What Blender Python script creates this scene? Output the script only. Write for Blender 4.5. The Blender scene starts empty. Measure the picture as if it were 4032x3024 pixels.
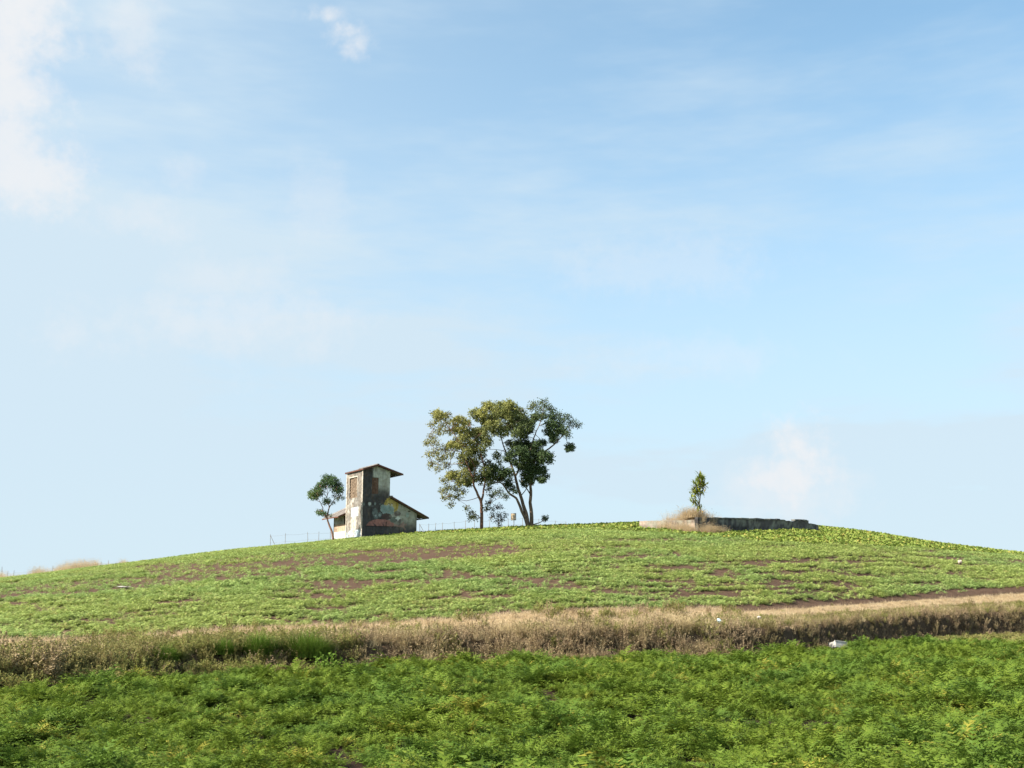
import bpy, math, random
import numpy as np
from mathutils import Vector

# ------------------------------------------------------------------ camera, sky, sun, exposure
S = bpy.context.scene
COL = S.collection
F, HOR, HC = 1138.0, 592.0, 2.8            # focal length (px at 1024 wide), horizon row, eye height
P = math.atan((HOR - 384) / F)
CP, SP = math.cos(P), math.sin(P)
cam = bpy.data.cameras.new('camera')
cam.sensor_width = 36; cam.lens = F / 1024 * 36; cam.clip_start = 0.1; cam.clip_end = 20000
camo = bpy.data.objects.new('camera', cam); COL.objects.link(camo)
camo.location = (0, 0, HC); camo.rotation_euler = (math.pi / 2 + P, 0, 0)
S.camera = camo
S.cycles.max_bounces = 5; S.cycles.diffuse_bounces = 3; S.cycles.glossy_bounces = 2; S.cycles.transmission_bounces = 3

SUN_EL, SUN_AZ = math.radians(41), math.atan2(-0.90, -0.39)      # azimuth from +Y towards +X
sun_dir = Vector((math.sin(SUN_AZ) * math.cos(SUN_EL), math.cos(SUN_AZ) * math.cos(SUN_EL), math.sin(SUN_EL)))
sl = bpy.data.lights.new('sun', 'SUN'); sl.energy = 5.0; sl.angle = math.radians(0.55); sl.color = (1.0, 0.93, 0.80)
so = bpy.data.objects.new('sun', sl); COL.objects.link(so)
so.rotation_euler = (-sun_dir).to_track_quat('-Z', 'Y').to_euler()
S.view_settings.view_transform = 'Standard'; S.view_settings.look = 'None'
S.view_settings.exposure = 1.2; S.view_settings.gamma = 1.0; S.view_settings.use_curve_mapping = False


def ray(px, py):
    cx, cy = (px - 512) / F, (384 - py) / F
    return np.array([cx, CP - cy * SP, SP + cy * CP])


def at(px, py, Y):
    d = ray(px, py)
    return Vector((d[0] * Y / d[1], Y, HC + d[2] * Y / d[1]))


def Zof(py, Y):
    cy = (384 - np.asarray(py, float)) / F
    return HC + Y * (SP + cy * CP) / (CP - cy * SP)


def proj(X, Y, Z):
    dz = Z - HC
    dep = Y * CP + dz * SP
    return 512 + F * X / dep, 384 - F * (dz * CP - Y * SP) / dep


class NT:
    """small helper around a node tree"""
    def __init__(s, tree): s.t = tree; tree.nodes.clear()
    def n(s, kind, **kw):
        nd = s.t.nodes.new(kind)
        for k, v in kw.items(): setattr(nd, k, v)
        return nd
    def put(s, sock, v):
        if v is None: return
        if isinstance(v, bpy.types.NodeSocket): s.t.links.new(v, sock)
        else: sock.default_value = v
    def math(s, op, a, b=None, clamp=False):
        m = s.n('ShaderNodeMath', operation=op, use_clamp=clamp); s.put(m.inputs[0], a); s.put(m.inputs[1], b); return m.outputs[0]
    def vmath(s, op, a, b=None):
        m = s.n('ShaderNodeVectorMath', operation=op); s.put(m.inputs[0], a); s.put(m.inputs[1], b)
        return m.outputs[1] if op in ('LENGTH', 'DOT_PRODUCT') else m.outputs[0]
    def mix(s, f, a, b, mode='MIX'):
        m = s.n('ShaderNodeMix', data_type='RGBA', blend_type=mode); s.put(m.inputs[0], f); s.put(m.inputs[6], a); s.put(m.inputs[7], b); return m.outputs[2]
    def noise(s, vec, scale, detail=4, rough=0.55, dist=0):
        m = s.n('ShaderNodeTexNoise'); s.put(m.inputs['Vector'], vec); m.inputs['Scale'].default_value = scale
        m.inputs['Detail'].default_value = detail; m.inputs['Roughness'].default_value = rough; m.inputs['Distortion'].default_value = dist
        return m.outputs[0]
    def rng(s, v, a, b, c=0.0, d=1.0, smooth=True):
        m = s.n('ShaderNodeMapRange', interpolation_type='SMOOTHSTEP' if smooth else 'LINEAR')
        s.put(m.inputs[0], v)
        for i, x in enumerate((a, b, c, d)): m.inputs[i + 1].default_value = x
        return m.outputs[0]


W = bpy.data.worlds.new('World'); S.world = W; W.use_nodes = True
N = NT(W.node_tree)
sky = N.n('ShaderNodeTexSky', sky_type='NISHITA', sun_disc=False)
sky.sun_elevation = SUN_EL; sky.sun_rotation = SUN_AZ; sky.altitude = 900; sky.air_density = 1.0; sky.dust_density = 0.3; sky.ozone_density = 1.0
dirv = N.n('ShaderNodeTexCoord').outputs['Generated']
# cirrus: long soft wisps slanting up to the right
sep = N.n('ShaderNodeSeparateXYZ'); N.put(sep.inputs[0], dirv)
mp = N.n('ShaderNodeMapping'); N.put(mp.inputs[0], dirv)
mp.inputs['Location'].default_value = (8.8, 2.0, 2.7); mp.inputs['Rotation'].default_value = (0, math.radians(13), 0); mp.inputs['Scale'].default_value = (1.0, 1.0, 4.2)
c1 = N.noise(mp.outputs[0], 2.6, 5, 0.60)
cir = N.rng(c1, 0.40, 0.78, 0.0, 0.44)
haze = N.rng(sep.outputs[2], 0.0, 0.56, 0.97, 0.18)                       # the air is milkier low down
glow = N.rng(N.vmath('DOT_PRODUCT', dirv, tuple(sun_dir)), -0.25, 0.8, 0.0, 0.75)   # and towards the sun
veil = N.math('ADD', N.math('ADD', cir, haze), glow, clamp=True)
veil = N.math('MINIMUM', veil, 0.97)
# puffs of cumulus: soft blobs broken up by noise
pn = N.math('SUBTRACT', N.noise(dirv, 14, 5, 0.68), 0.5)
pn2 = N.math('SUBTRACT', N.noise(dirv, 75, 2, 0.6), 0.5)
puffs = None
U = 1 / 2.16 / F
for dx, dy, rx, rz, k in ((0, 90, 140, 190, .95), (40, 200, 110, 85, .9), (55, 380, 170, 80, .85), (5, 300, 110, 120, .85), (285, 60, 80, 120, .45), (300, 480, 150, 60, .40),
                          (400, 378, 40, 45, .3), (690, 420, 90, 80, .22), (712, 34, 60, 26, .8), (742, 64, 62, 40, .85), (772, 94, 50, 42, .7), (1722, 955, 100, 95, 1.0), (1712, 1015, 140, 75, .9), (1690, 1060, 260, 80, .45),
                          (470, 600, 200, 60, .3), (1450, 580, 420, 75, .26), (1560, 770, 480, 60, .25), (420, 700, 700, 90, .4)):
    c = ray(dx / 2.16, dy / 2.16); c = c / np.linalg.norm(c)
    dv = N.vmath('MULTIPLY', N.vmath('SUBTRACT', dirv, tuple(c)), (1 / (rx * U), 1 / (rz * U), 1 / (rz * U)))
    v = N.math('SUBTRACT', 1.0, N.vmath('LENGTH', dv))
    v = N.math('ADD', v, N.math('ADD', N.math('MULTIPLY', pn, 3.2), N.math('MULTIPLY', pn2, 0.7)))
    v = N.rng(v, -0.15, 1.15, 0.0, k)
    puffs = v if puffs is None else N.math('MAXIMUM', puffs, v)
SKYW = 5.45                                                                 # radiance of thin white cloud before the background strength
blue = N.mix(1.0, sky.outputs[0], (0.92, 1.49, 1.51, 1), 'MULTIPLY')                # clear tropical air, a little greener than the model's
col = N.mix(veil, blue, (SKYW * 0.75, SKYW * 0.91, SKYW * 1.03, 1))
col = N.mix(puffs, col, (SKYW * 0.98, SKYW * 1.0, SKYW * 1.03, 1))
bg = N.n('ShaderNodeBackground'); N.put(bg.inputs[0], col); bg.inputs[1].default_value = 0.071
N.t.links.new(bg.outputs[0], N.n('ShaderNodeOutputWorld').inputs[0])

# ------------------------------------------------------------------ helpers
rs = np.random.RandomState(7)
R = random.Random(11)


def tag(o, label=None, cat=None, group=None, kind=None):
    for k, v in (('label', label), ('category', cat), ('group', group), ('kind', kind)):
        if v: o[k] = v
    return o


def empty(name, loc, rz=0.0):
    o = bpy.data.objects.new(name, None); COL.objects.link(o); o.location = loc; o.rotation_euler = (0, 0, rz); o.empty_display_size = 0.3
    return o


class MB:
    def __init__(s): s.v = []; s.f = []; s.c = []
    def add(s, verts, faces, col=None):
        b = len(s.v); s.v.extend([tuple(p) for p in verts]); s.f.extend([tuple(b + i for i in f) for f in faces])
        s.c.extend([col or (1, 1, 1)] * len(verts)); return s
    def box(s, a, b, jit=0.0):
        (x0, y0, z0), (x1, y1, z1) = a, b
        v = [(x, y, z) for x in (x0, x1) for y in (y0, y1) for z in (z0, z1)]
        if jit: v = [tuple(q + R.uniform(-jit, jit) for q in p) for p in v]
        return s.add(v, [(0, 1, 3, 2), (4, 6, 7, 5), (0, 4, 5, 1), (2, 3, 7, 6), (0, 2, 6, 4), (1, 5, 7, 3)])
    def tube(s, pts, rad, n=7, cap=True):
        pts = [Vector(p) for p in pts]; k = len(pts)
        if not hasattr(rad, '__len__'): rad = [rad] * k
        rings = []; ref = Vector((0.3, 1, 0.2)).normalized()
        for i, p in enumerate(pts):
            d = (pts[min(i + 1, k - 1)] - pts[max(i - 1, 0)]).normalized()
            a = d.cross(ref); a = a.normalized() if a.length > 1e-4 else d.orthogonal().normalized()
            b = d.cross(a)
            rings.append([p + (a * math.cos(q * 2 * math.pi / n) + b * math.sin(q * 2 * math.pi / n)) * rad[i] for q in range(n)])
        v = [p for r in rings for p in r]
        f = [(i * n + q, i * n + (q + 1) % n, (i + 1) * n + (q + 1) % n, (i + 1) * n + q) for i in range(k - 1) for q in range(n)]
        if cap: f += [tuple(range(n))[::-1], tuple((k - 1) * n + q for q in range(n))]
        return s.add(v, f)
    def mesh(s, name, mat, colattr=False, smooth=False):
        me = bpy.data.meshes.new(name); me.from_pydata(s.v, [], s.f)
        if colattr:
            a = me.color_attributes.new('tint', 'FLOAT_COLOR', 'POINT')
            c = np.ones((len(s.v), 4), np.float32); c[:, :3] = np.array(s.c, np.float32); a.data.foreach_set('color', c.ravel())
        if smooth: me.shade_smooth()
        me.materials.append(mat); me.update(); return me
    def build(s, name, mat, parent=None, colattr=False, smooth=False, link=True):
        o = bpy.data.objects.new(name, s.mesh(name, mat, colattr, smooth))
        if link: COL.objects.link(o)
        if parent: o.parent = parent
        return o


def hsh(ix, iy, seed):
    h = (ix.astype(np.int64) * 374761393 + iy.astype(np.int64) * 668265263 + seed * 974711) & 0xffffffff
    h = ((h ^ (h >> 13)) * 1274126177) & 0xffffffff
    return ((h ^ (h >> 16)) & 0xffff) / 65535.0


def vn(x, y, seed=0):
    x = np.asarray(x, float); y = np.asarray(y, float); x, y = np.broadcast_arrays(x, y)
    ix, iy = np.floor(x), np.floor(y); fx, fy = x - ix, y - iy
    fx = fx * fx * (3 - 2 * fx); fy = fy * fy * (3 - 2 * fy)
    a, b, c, d = hsh(ix, iy, seed), hsh(ix + 1, iy, seed), hsh(ix, iy + 1, seed), hsh(ix + 1, iy + 1, seed)
    return (a * (1 - fx) + b * fx) * (1 - fy) + (c * (1 - fx) + d * fx) * fy


def fbm(x, y, seed=0, o=4):
    t = 0; a = 0.5; s = 0
    for i in range(o):
        t = t + a * vn(np.asarray(x) * 2 ** i, np.asarray(y) * 2 ** i, seed + 17 * i); s += a; a *= 0.55
    return t / s


def sstep(a, b, x):
    t = np.clip((x - a) / (b - a), 0, 1); return t * t * (3 - 2 * t)


# ------------------------------------------------------------------ materials
def mat(name):
    m = bpy.data.materials.new(name); m.use_nodes = True
    return m, NT(m.node_tree)


def finish(n, col, rough=0.8, bump=None, bstr=0.3, bdist=0.02, spec=0.3, metal=0.0):
    p = n.n('ShaderNodeBsdfPrincipled'); n.put(p.inputs['Base Color'], col); n.put(p.inputs['Roughness'], rough)
    p.inputs['Specular IOR Level'].default_value = spec; p.inputs['Metallic'].default_value = metal
    if bump is not None:
        b = n.n('ShaderNodeBump'); b.inputs['Strength'].default_value = bstr; b.inputs['Distance'].default_value = bdist
        n.put(b.inputs['Height'], bump); n.t.links.new(b.outputs[0], p.inputs['Normal'])
    n.t.links.new(p.outputs[0], n.n('ShaderNodeOutputMaterial').inputs[0])


def leaf_mat(name, ca, cb, cc, dead=None, deadamt=0.0, trans=0.3, patch=0.25, vcol=False, rough=0.55, islw=3.7):
    """ca..cb by plant, cc by patch of the field; dead: colour of yellowed bits"""
    m, n = mat(name)
    rnd = n.n('ShaderNodeObjectInfo').outputs['Random']
    geo = n.n('ShaderNodeNewGeometry')
    isl = geo.outputs['Random Per Island']
    col = n.mix(n.math('FRACT', n.math('ADD', rnd, isl)), ca + (1,), cb + (1,))
    pz = n.noise(geo.outputs['Position'], patch, 3, 0.6)
    col = n.mix(n.rng(pz, 0.40, 0.66, 0, 0.8), col, cc + (1,))
    if dead:
        q = n.math('FRACT', n.math('MULTIPLY', n.math('ADD', rnd, n.math('MULTIPLY', isl, islw)), 7.13))
        col = n.mix(n.rng(q, 1 - deadamt, 1 - deadamt * 0.6, 0, 0.85), col, dead + (1,))
    if vcol:
        a = n.n('ShaderNodeAttribute', attribute_name='tint'); col = n.mix(1.0, col, a.outputs['Color'], 'MULTIPLY')
    p = n.n('ShaderNodeBsdfPrincipled'); n.put(p.inputs['Base Color'], col); p.inputs['Roughness'].default_value = rough; p.inputs['Specular IOR Level'].default_value = 0.07
    t = n.n('ShaderNodeBsdfTranslucent'); n.put(t.inputs[0], col)
    mx = n.n('ShaderNodeMixShader'); mx.inputs[0].default_value = trans
    n.t.links.new(p.outputs[0], mx.inputs[1]); n.t.links.new(t.outputs[0], mx.inputs[2])
    n.t.links.new(mx.outputs[0], n.n('ShaderNodeOutputMaterial').inputs[0])
    return m


def paint_mat(name, rough=0.9, grime=0.5, scale=6.0, bstr=0.35):
    """colour from the 'tint' attribute (paint, stains) with fine mottling"""
    m, n = mat(name)
    a = n.n('ShaderNodeAttribute', attribute_name='tint').outputs['Color']
    pos = n.n('ShaderNodeTexCoord').outputs['Object']
    g = n.noise(pos, scale, 6, 0.65)
    col = n.mix(n.rng(g, 0.35, 0.75, 0, grime), a, n.mix(1.0, a, (0.42, 0.38, 0.34, 1), 'MULTIPLY'))
    finish(n, col, rough, n.noise(pos, scale * 4, 5, 0.6), bstr, 0.02)
    return m


def plain_mat(name, c1, c2, scale=8.0, rough=0.8, bstr=0.3, metal=0.0):
    m, n = mat(name)
    pos = n.n('ShaderNodeTexCoord').outputs['Object']
    g = n.noise(pos, scale, 6, 0.6)
    rnd = n.n('ShaderNodeObjectInfo').outputs['Random']
    col = n.mix(n.rng(n.math('ADD', g, n.math('MULTIPLY', n.math('SUBTRACT', rnd, 0.5), 0.2)), 0.35, 0.68), c1 + (1,), c2 + (1,))
    finish(n, col, rough, g, bstr, 0.01, metal=metal)
    return m


M = {}
M['carrot'] = leaf_mat('carrot_leaf', (.110, .174, .018), (.174, .222, .034), (.092, .164, .028), (.29, .26, .045), .045, .32, .35, islw=.006)
M['carrot_up'] = leaf_mat('young_carrot_leaf', (.310, .395, .115), (.400, .455, .145), (.285, .395, .135), (.38, .34, .13), .08, .32, .10, islw=.01)
M['leafy'] = leaf_mat('broad_crop_leaf', (.215, .285, .052), (.31, .345, .090), (.18, .26, .055), (.38, .31, .09), .12, .30, .3)
M['straw'] = leaf_mat('dry_grass', (.50, .39, .22), (.64, .52, .33), (.40, .315, .160), (.26, .19, .11), .18, .25, .5, rough=.7)
M['straw_pink'] = leaf_mat('dry_seed_grass', (.55, .43, .28), (.68, .56, .39), (.50, .38, .23), (.34, .25, .15), .15, .42, .5, rough=.7)
M['deadweed'] = leaf_mat('withered_weed', (.27, .195, .12), (.39, .295, .18), (.27, .225, .10), (.13, .09, .06), .26, .2, .6, rough=.7)
M['weed'] = leaf_mat('bank_weed', (.20, .225, .060), (.31, .295, .10), (.24, .21, .09), (.25, .18, .08), .2, .3, .6)
M['tussock'] = leaf_mat('green_grass', (.11, .19, .028), (.18, .26, .046), (.09, .16, .024), (.16, .16, .04), .08, .3, .8)
M['tree_leaf'] = leaf_mat('tree_leaf', (.75, .75, .75), (1.25, 1.2, 1.1), (1.0, 1.0, 1.0), None, 0, .25, .5, vcol=True)
M['bark'] = plain_mat('bark', (.10, .070, .050), (.24, .175, .13), 5, .9, .6)
M['bark_red'] = plain_mat('reddish_bark', (.13, .065, .042), (.24, .14, .10), 5, .9, .6)
M['plaster'] = paint_mat('stained_plaster', grime=.75, scale=3.2)
M['brickfill'] = plain_mat('brick_infill', (.15, .105, .072), (.25, .185, .13), 9, .9, .6)
M['board'] = plain_mat('weathered_board', (.10, .055, .038), (.17, .105, .075), 7, .9, .4)
M['trim'] = plain_mat('peeling_trim', (.52, .48, .42), (.22, .165, .125), 4, .9, .4)
M['roof'] = plain_mat('weathered_roof_sheet', (.125, .108, .100), (.25, .22, .20), 2.2, .85, .4)
M['rust'] = plain_mat('rusty_roof_edge', (.145, .050, .034), (.085, .045, .036), 5, .85, .3)
M['timber'] = plain_mat('dark_rafter_timber', (.085, .070, .060), (.17, .145, .125), 6, .9, .3)
M['wood'] = plain_mat('grey_fence_wood', (.16, .13, .11), (.28, .24, .20), 6, .9, .3)
M['wire'] = plain_mat('fence_wire', (.16, .15, .15), (.24, .22, .21), 6, .6, .1, .6)
M['white'] = plain_mat('dirty_white_plastic', (.55, .53, .49), (.36, .31, .26), 3, .6, .3)
M['blue'] = plain_mat('pale_blue_plastic', (.45, .62, .72), (.66, .74, .78), 5, .4, .1)
M['stone'] = plain_mat('pale_stone', (.48, .40, .34), (.30, .23, .18), 5, .9, .4)
M['tan'] = plain_mat('tan_board', (.42, .31, .17), (.52, .40, .25), 4, .8, .2)
M['cordyline'] = leaf_mat('strap_leaf', (.16, .215, .035), (.34, .35, .075), (.17, .22, .04), (.30, .17, .05), .14, .3, .8)

# ground: soil, straw litter and path tints come from the terrain's own zones
m, n = mat('field_soil'); M['ground'] = m
pos = n.n('ShaderNodeNewGeometry').outputs['Position']
a = n.n('ShaderNodeAttribute', attribute_name='tint').outputs['Color']
g1 = n.noise(pos, 1.3, 6, 0.6); g2 = n.noise(pos, 9, 6, 0.65)
c = n.mix(n.rng(g1, .35, .7, 0, .5), a, n.mix(1.0, a, (.55, .48, .42, 1), 'MULTIPLY'))
c = n.mix(n.rng(g2, .45, .75, 0, .55), c, n.mix(1.0, a, (1.5, 1.35, 1.2, 1), 'MULTIPLY'))
finish(n, c, .95, n.math('ADD', g1, g2), .8, .12, .1)

# ------------------------------------------------------------------ terrain
XS = np.arange(-500, 1525, 4.0)


def table(pts, sm=28):
    xs, ys = zip(*pts); v = np.interp(XS, xs, ys)
    k = np.exp(-0.5 * (np.arange(-60, 61) * 4 / sm) ** 2); k /= k.sum()
    return np.convolve(np.pad(v, 60, mode='edge'), k, 'valid')


T_yb = table([(-300, 27), (0, 33), (112, 36.1), (225, 39), (337, 40.8), (410, 43.5), (491, 45.6), (587, 45.6), (651, 48), (700, 48.4), (765, 51.4), (829, 56.4), (893, 65), (957, 71.5), (1024, 76), (1300, 88)])
T_zl = table([(-300, .5), (0, .55), (225, .75), (410, .9), (587, 1.05), (765, 1.15), (900, 1.35), (1024, 1.5), (1300, 1.7)])
T_pp = table([(-300, 652), (0, 642), (129, 637), (193, 632), (241, 628), (338, 626), (394, 623.5), (459, 618), (531, 613), (603, 609.5), (668, 609), (717, 609), (765, 606.5), (884, 598.5), (942, 594), (1024, 587.5), (1300, 572)], 16)
T_yp = table([(-300, 34), (0, 40.5), (225, 46), (410, 50.5), (587, 53.5), (765, 61), (893, 73.5), (1024, 84.5), (1300, 97)])
c2p = 3.9375
T_pc = table([(-300, 603), (0, 2285 / c2p), (127, 2222 / c2p), (229, 2172 / c2p), (279, 2152 / c2p), (334, 2131 / c2p), (362, 2120 / c2p), (416, 2106 / c2p), (482, 2091 / c2p), (528, 2080 / c2p),
              (594, 2073 / c2p), (632, 2066 / c2p), (720, 2064 / c2p), (818, 2076 / c2p), (877, 2104 / c2p), (950, 2150 / c2p), (1024, 2182 / c2p), (1300, 580)], 12)
T_yc = table([(-300, 98), (0, 100), (400, 106), (700, 110), (1024, 118), (1300, 122)], 60)


def tp(T, px): return np.interp(px, XS, T)


def ground(X, Y, rough=True):
    X = np.asarray(X, float); Y = np.asarray(Y, float); X, Y = np.broadcast_arrays(X, Y)
    px = 512 + F / CP * X / np.maximum(Y, 20)
    yb, zl, yp, yc = tp(T_yb, px), tp(T_zl, px), tp(T_yp, px), tp(T_yc, px)
    yb = yb + 0.5 * (fbm(X * .35, Y * .35, 5) - .5) * 2
    zp = Zof(tp(T_pp, px), yp); zc = Zof(tp(T_pc, px), yc)
    yl = yb + 1.1
    z = np.where(Y <= yb, 0.0, 0.0)
    z = np.where(Y > yb, zl * sstep(yb, yl, Y) * .88 + .12 * zl * np.clip((Y - yb) / 1.1, 0, 1), z)
    u = np.clip((Y - yl) / (yp - yl), 0, 1)
    z = np.where(Y > yl, zl + (zp - zl) * (u * .7 + .3 * u * u), z)
    L = yc - yp; s1 = (zc - HC) / yc; s0 = 2 * (zc - zp) / L - s1; k = (s1 - s0) / L
    d = Y - yp
    zh = zp + s0 * d + .5 * k * d * d
    # behind the crest the dome rolls over and runs down to the plain
    dm = (-0.16 - s0) / k
    zt = zp + s0 * dm + .5 * k * dm * dm
    zfar = -34 + (zt + 34) * np.exp(-0.16 * np.maximum(d - dm, 0) / np.maximum(zt + 34, 1))
    z = np.where(Y > yp, np.where(d < dm, zh, zfar), z)
    if rough:
        z = z + (fbm(X * .5, Y * .5, 3) - .5) * .10 * sstep(0, 1, np.where(Y > 160, 0, 1))
    return z


def gz(x, y): return float(ground(x, y))


ts = np.concatenate([np.linspace(-2.6, -.62, 40)[:-1], np.linspace(-.62, .62, 460), np.linspace(.62, 2.6, 40)[1:]])
ysr = np.concatenate([np.linspace(-40, 14, 12)[:-1], np.linspace(14, 31, 50)[:-1], np.linspace(31, 92, 330)[:-1], np.linspace(92, 150, 110)[:-1], np.geomspace(150, 6000, 40)])
TT, YY = np.meshgrid(ts, ysr)
XX = TT * np.maximum(YY, 20)
ZZ = ground(XX, YY)
nr, nc = TT.shape
idx = np.arange(nr * nc).reshape(nr, nc)
fc = np.stack([idx[:-1, :-1], idx[:-1, 1:], idx[1:, 1:], idx[1:, :-1]], -1).reshape(-1, 4)
me = bpy.data.meshes.new('ground'); me.from_pydata(np.stack([XX, YY, ZZ], -1).reshape(-1, 3), [], fc.tolist())
PXg = 512 + F / CP * TT
yb, yp, yc = tp(T_yb, PXg), tp(T_yp, PXg), tp(T_yc, PXg)
soil = np.array([.092, .058, .040]); tan = np.array([.38, .285, .165]); face = np.array([.085, .058, .036]); green = np.array([.12, .14, .04])
jn = (fbm(XX * .6, YY * .6, 21) - .5) * 2
q = (YY - yb) / (yp - yb)
onf = sstep(-.05, .05, q + jn * .03)
w = np.zeros((nr, nc, 3)) + soil * np.array([.36, .36, .34])
w = w + (face - w) * onf[..., None]
# the trodden straw path on the terrace: at the back of it on the left, a clear track on the right
pl = sstep(.42, .60, q + jn * .10) * (1 - sstep(1.0, 1.04, q + jn * .02))
right = sstep(700, 760, PXg)
pr = sstep(.52, .62, q + jn * .08) * (1 - sstep(.80, .87, q + jn * .05))
pm = pl * (1 - right) + pr * right
gr = sstep(.15, .3, q + jn * .1) * (1 - sstep(.5, .6, q))
w = w + (np.array([.20, .155, .065]) - w) * (gr * .7)[..., None]
w = w + (tan - w) * pm[..., None]
up = sstep(.86, .91, q + jn * .03) * right + sstep(1.0, 1.04, q + jn * .02) * (1 - right)
w = w + (soil * 1.05 - w) * up[..., None]
far = sstep(0, 8, YY - yc - 6)
w = w + (green - w) * far[..., None]
ca = me.color_attributes.new('tint', 'FLOAT_COLOR', 'POINT')
cc = np.ones((nr * nc, 4), np.float32); cc[:, :3] = w.reshape(-1, 3); ca.data.foreach_set('color', cc.ravel())
me.materials.append(M['ground']); me.shade_smooth()
go = bpy.data.objects.new('ground', me); COL.objects.link(go); tag(go, kind='structure')


# ------------------------------------------------------------------ scattering on points (uncountable growth only)
def scatter(name, protos, P3, scl, rot, idx, label, cat, mats=None):
    k = len(P3)
    me = bpy.data.meshes.new(name); me.vertices.add(k); me.vertices.foreach_set('co', np.asarray(P3, np.float32).ravel())
    for nm, ty, dat, key in (('scl', 'FLOAT_VECTOR', scl, 'vector'), ('rot', 'FLOAT_VECTOR', rot, 'vector'), ('pick', 'INT', idx, 'value')):
        at_ = me.attributes.new(nm, ty, 'POINT'); at_.data.foreach_set(key, np.asarray(dat, np.int32 if ty == 'INT' else np.float32).ravel())
    o = bpy.data.objects.new(name, me); COL.objects.link(o)
    cl = bpy.data.collections.new(name + '_plants')
    for p in protos: cl.objects.link(p)
    g = bpy.data.node_groups.new(name, 'GeometryNodeTree')
    g.interface.new_socket('Geometry', in_out='INPUT', socket_type='NodeSocketGeometry'); g.interface.new_socket('Geometry', in_out='OUTPUT', socket_type='NodeSocketGeometry')
    gi, go_ = g.nodes.new('NodeGroupInput'), g.nodes.new('NodeGroupOutput')
    ci = g.nodes.new('GeometryNodeCollectionInfo'); ci.inputs[0].default_value = cl; ci.inputs[1].default_value = True; ci.inputs[2].default_value = True
    ip = g.nodes.new('GeometryNodeInstanceOnPoints')
    def attr(nm, ty):
        a_ = g.nodes.new('GeometryNodeInputNamedAttribute'); a_.data_type = ty; a_.inputs[0].default_value = nm; return a_.outputs[0]
    L = g.links.new
    L(gi.outputs[0], ip.inputs['Points']); L(ci.outputs[0], ip.inputs['Instance']); ip.inputs['Pick Instance'].default_value = True
    L(attr('pick', 'INT'), ip.inputs['Instance Index'])
    e2r = g.nodes.new('FunctionNodeEulerToRotation'); L(attr('rot', 'FLOAT_VECTOR'), e2r.inputs[0]); L(e2r.outputs[0], ip.inputs['Rotation'])
    L(attr('scl', 'FLOAT_VECTOR'), ip.inputs['Scale']); L(ip.outputs[0], go_.inputs[0])
    md = o.modifiers.new('plants', 'NODES'); md.node_group = g
    tag(o, label, cat, kind='stuff')
    return o


def frond(mb, base, az, lean, length, npin, pl, sub, droop=1.0, col=None):
    """a feathery compound leaf: arching stalk with side leaflets that are cut again"""
    p = Vector(base); el = math.radians(90 - lean); hx, hy = math.cos(az), math.sin(az); side = Vector((-hy, hx, 0))
    st = length / (npin + 2); axis = [p.copy()]
    for i in range(npin + 2):
        d = Vector((hx * math.cos(el), hy * math.cos(el), math.sin(el)))
        p = p + d * st; axis.append(p.copy()); el -= math.radians(droop * (4 + 7 * i / npin) * 8 / npin)
        if i < 2: continue
        u = (i - 2) / max(npin - 1, 1)
        ln = pl * (0.45 + 0.9 * math.sin(math.pi * min(1, .12 + u * .95))) * R.uniform(.75, 1.2)
        up = side.cross(d)
        for sgn in (-1, 1):
            e = (side * sgn + d * .7 + up * R.uniform(-.35, .5)).normalized()
            tip = p + e * ln
            wd = d * (st * .32)
            mb.add([p - wd, p + wd, tip + wd * .2], [(0, 1, 2)])
            for j in range(sub):
                b = p + e * ln * (.3 + .6 * j / sub)
                o1 = (e + d * 1.3 + up * R.uniform(-.6, .6)).normalized() * ln * .42; o2 = (e - d * 1.0 + up * R.uniform(-.6, .6)).normalized() * ln * .38
                mb.add([b, b + o1, tip * .25 + b * .75], [(0, 1, 2)])
                mb.add([b, b + o2, tip * .25 + b * .75], [(0, 2, 1)])
    mb.add([p, p + side * st * .6 - Vector((0, 0, st * .3)), p + Vector((hx, hy, -.2)) * st * 1.4], [(0, 1, 2)])
    for i in range(0, 3):
        a, b = axis[i], axis[i + 1]; w_ = side * .006
        mb.add([a - w_, a + w_, b + w_, b - w_], [(0, 1, 2, 3)])


def proto(name, fn, material, k):
    out = []
    for i in range(k):
        mb = MB(); fn(mb); out.append(mb.build(name, material, link=False))
    return out


def carrot(mb):
    for i in range(26):
        frond(mb, (R.uniform(-.05, .05), R.uniform(-.05, .05), 0), R.uniform(0, 6.28), R.uniform(4, 52), R.uniform(.26, .58), 8, .060, 3)


def carrot_small(mb):
    for i in range(14):
        frond(mb, (R.uniform(-.07, .07), R.uniform(-.07, .07), 0), R.uniform(0, 6.28), R.uniform(8, 62), R.uniform(.20, .36), 5, .060, 1)


def broad(mb):
    for i in range(11):
        az = R.uniform(0, 6.28); el = math.radians(R.uniform(15, 75)); ln = R.uniform(.18, .32); w_ = ln * R.uniform(.30, .42)
        d = Vector((math.cos(az) * math.cos(el), math.sin(az) * math.cos(el), math.sin(el))); s_ = Vector((-math.sin(az), math.cos(az), R.uniform(-.4, .4)))
        b = d * ln * .35; u_ = Vector((0, 0, -.05))
        mb.add([Vector((0, 0, 0)), b, b + d * ln * .45 + s_ * w_ + u_, b + d * ln * .5, b + d * ln * .45 - s_ * w_ + u_, b + d * ln + u_ * 2], [(1, 2, 3), (1, 3, 4), (2, 5, 3), (3, 5, 4)])
        mb.add([Vector((-.008, 0, 0)), Vector((.008, 0, 0)), b], [(0, 1, 2)])


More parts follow.
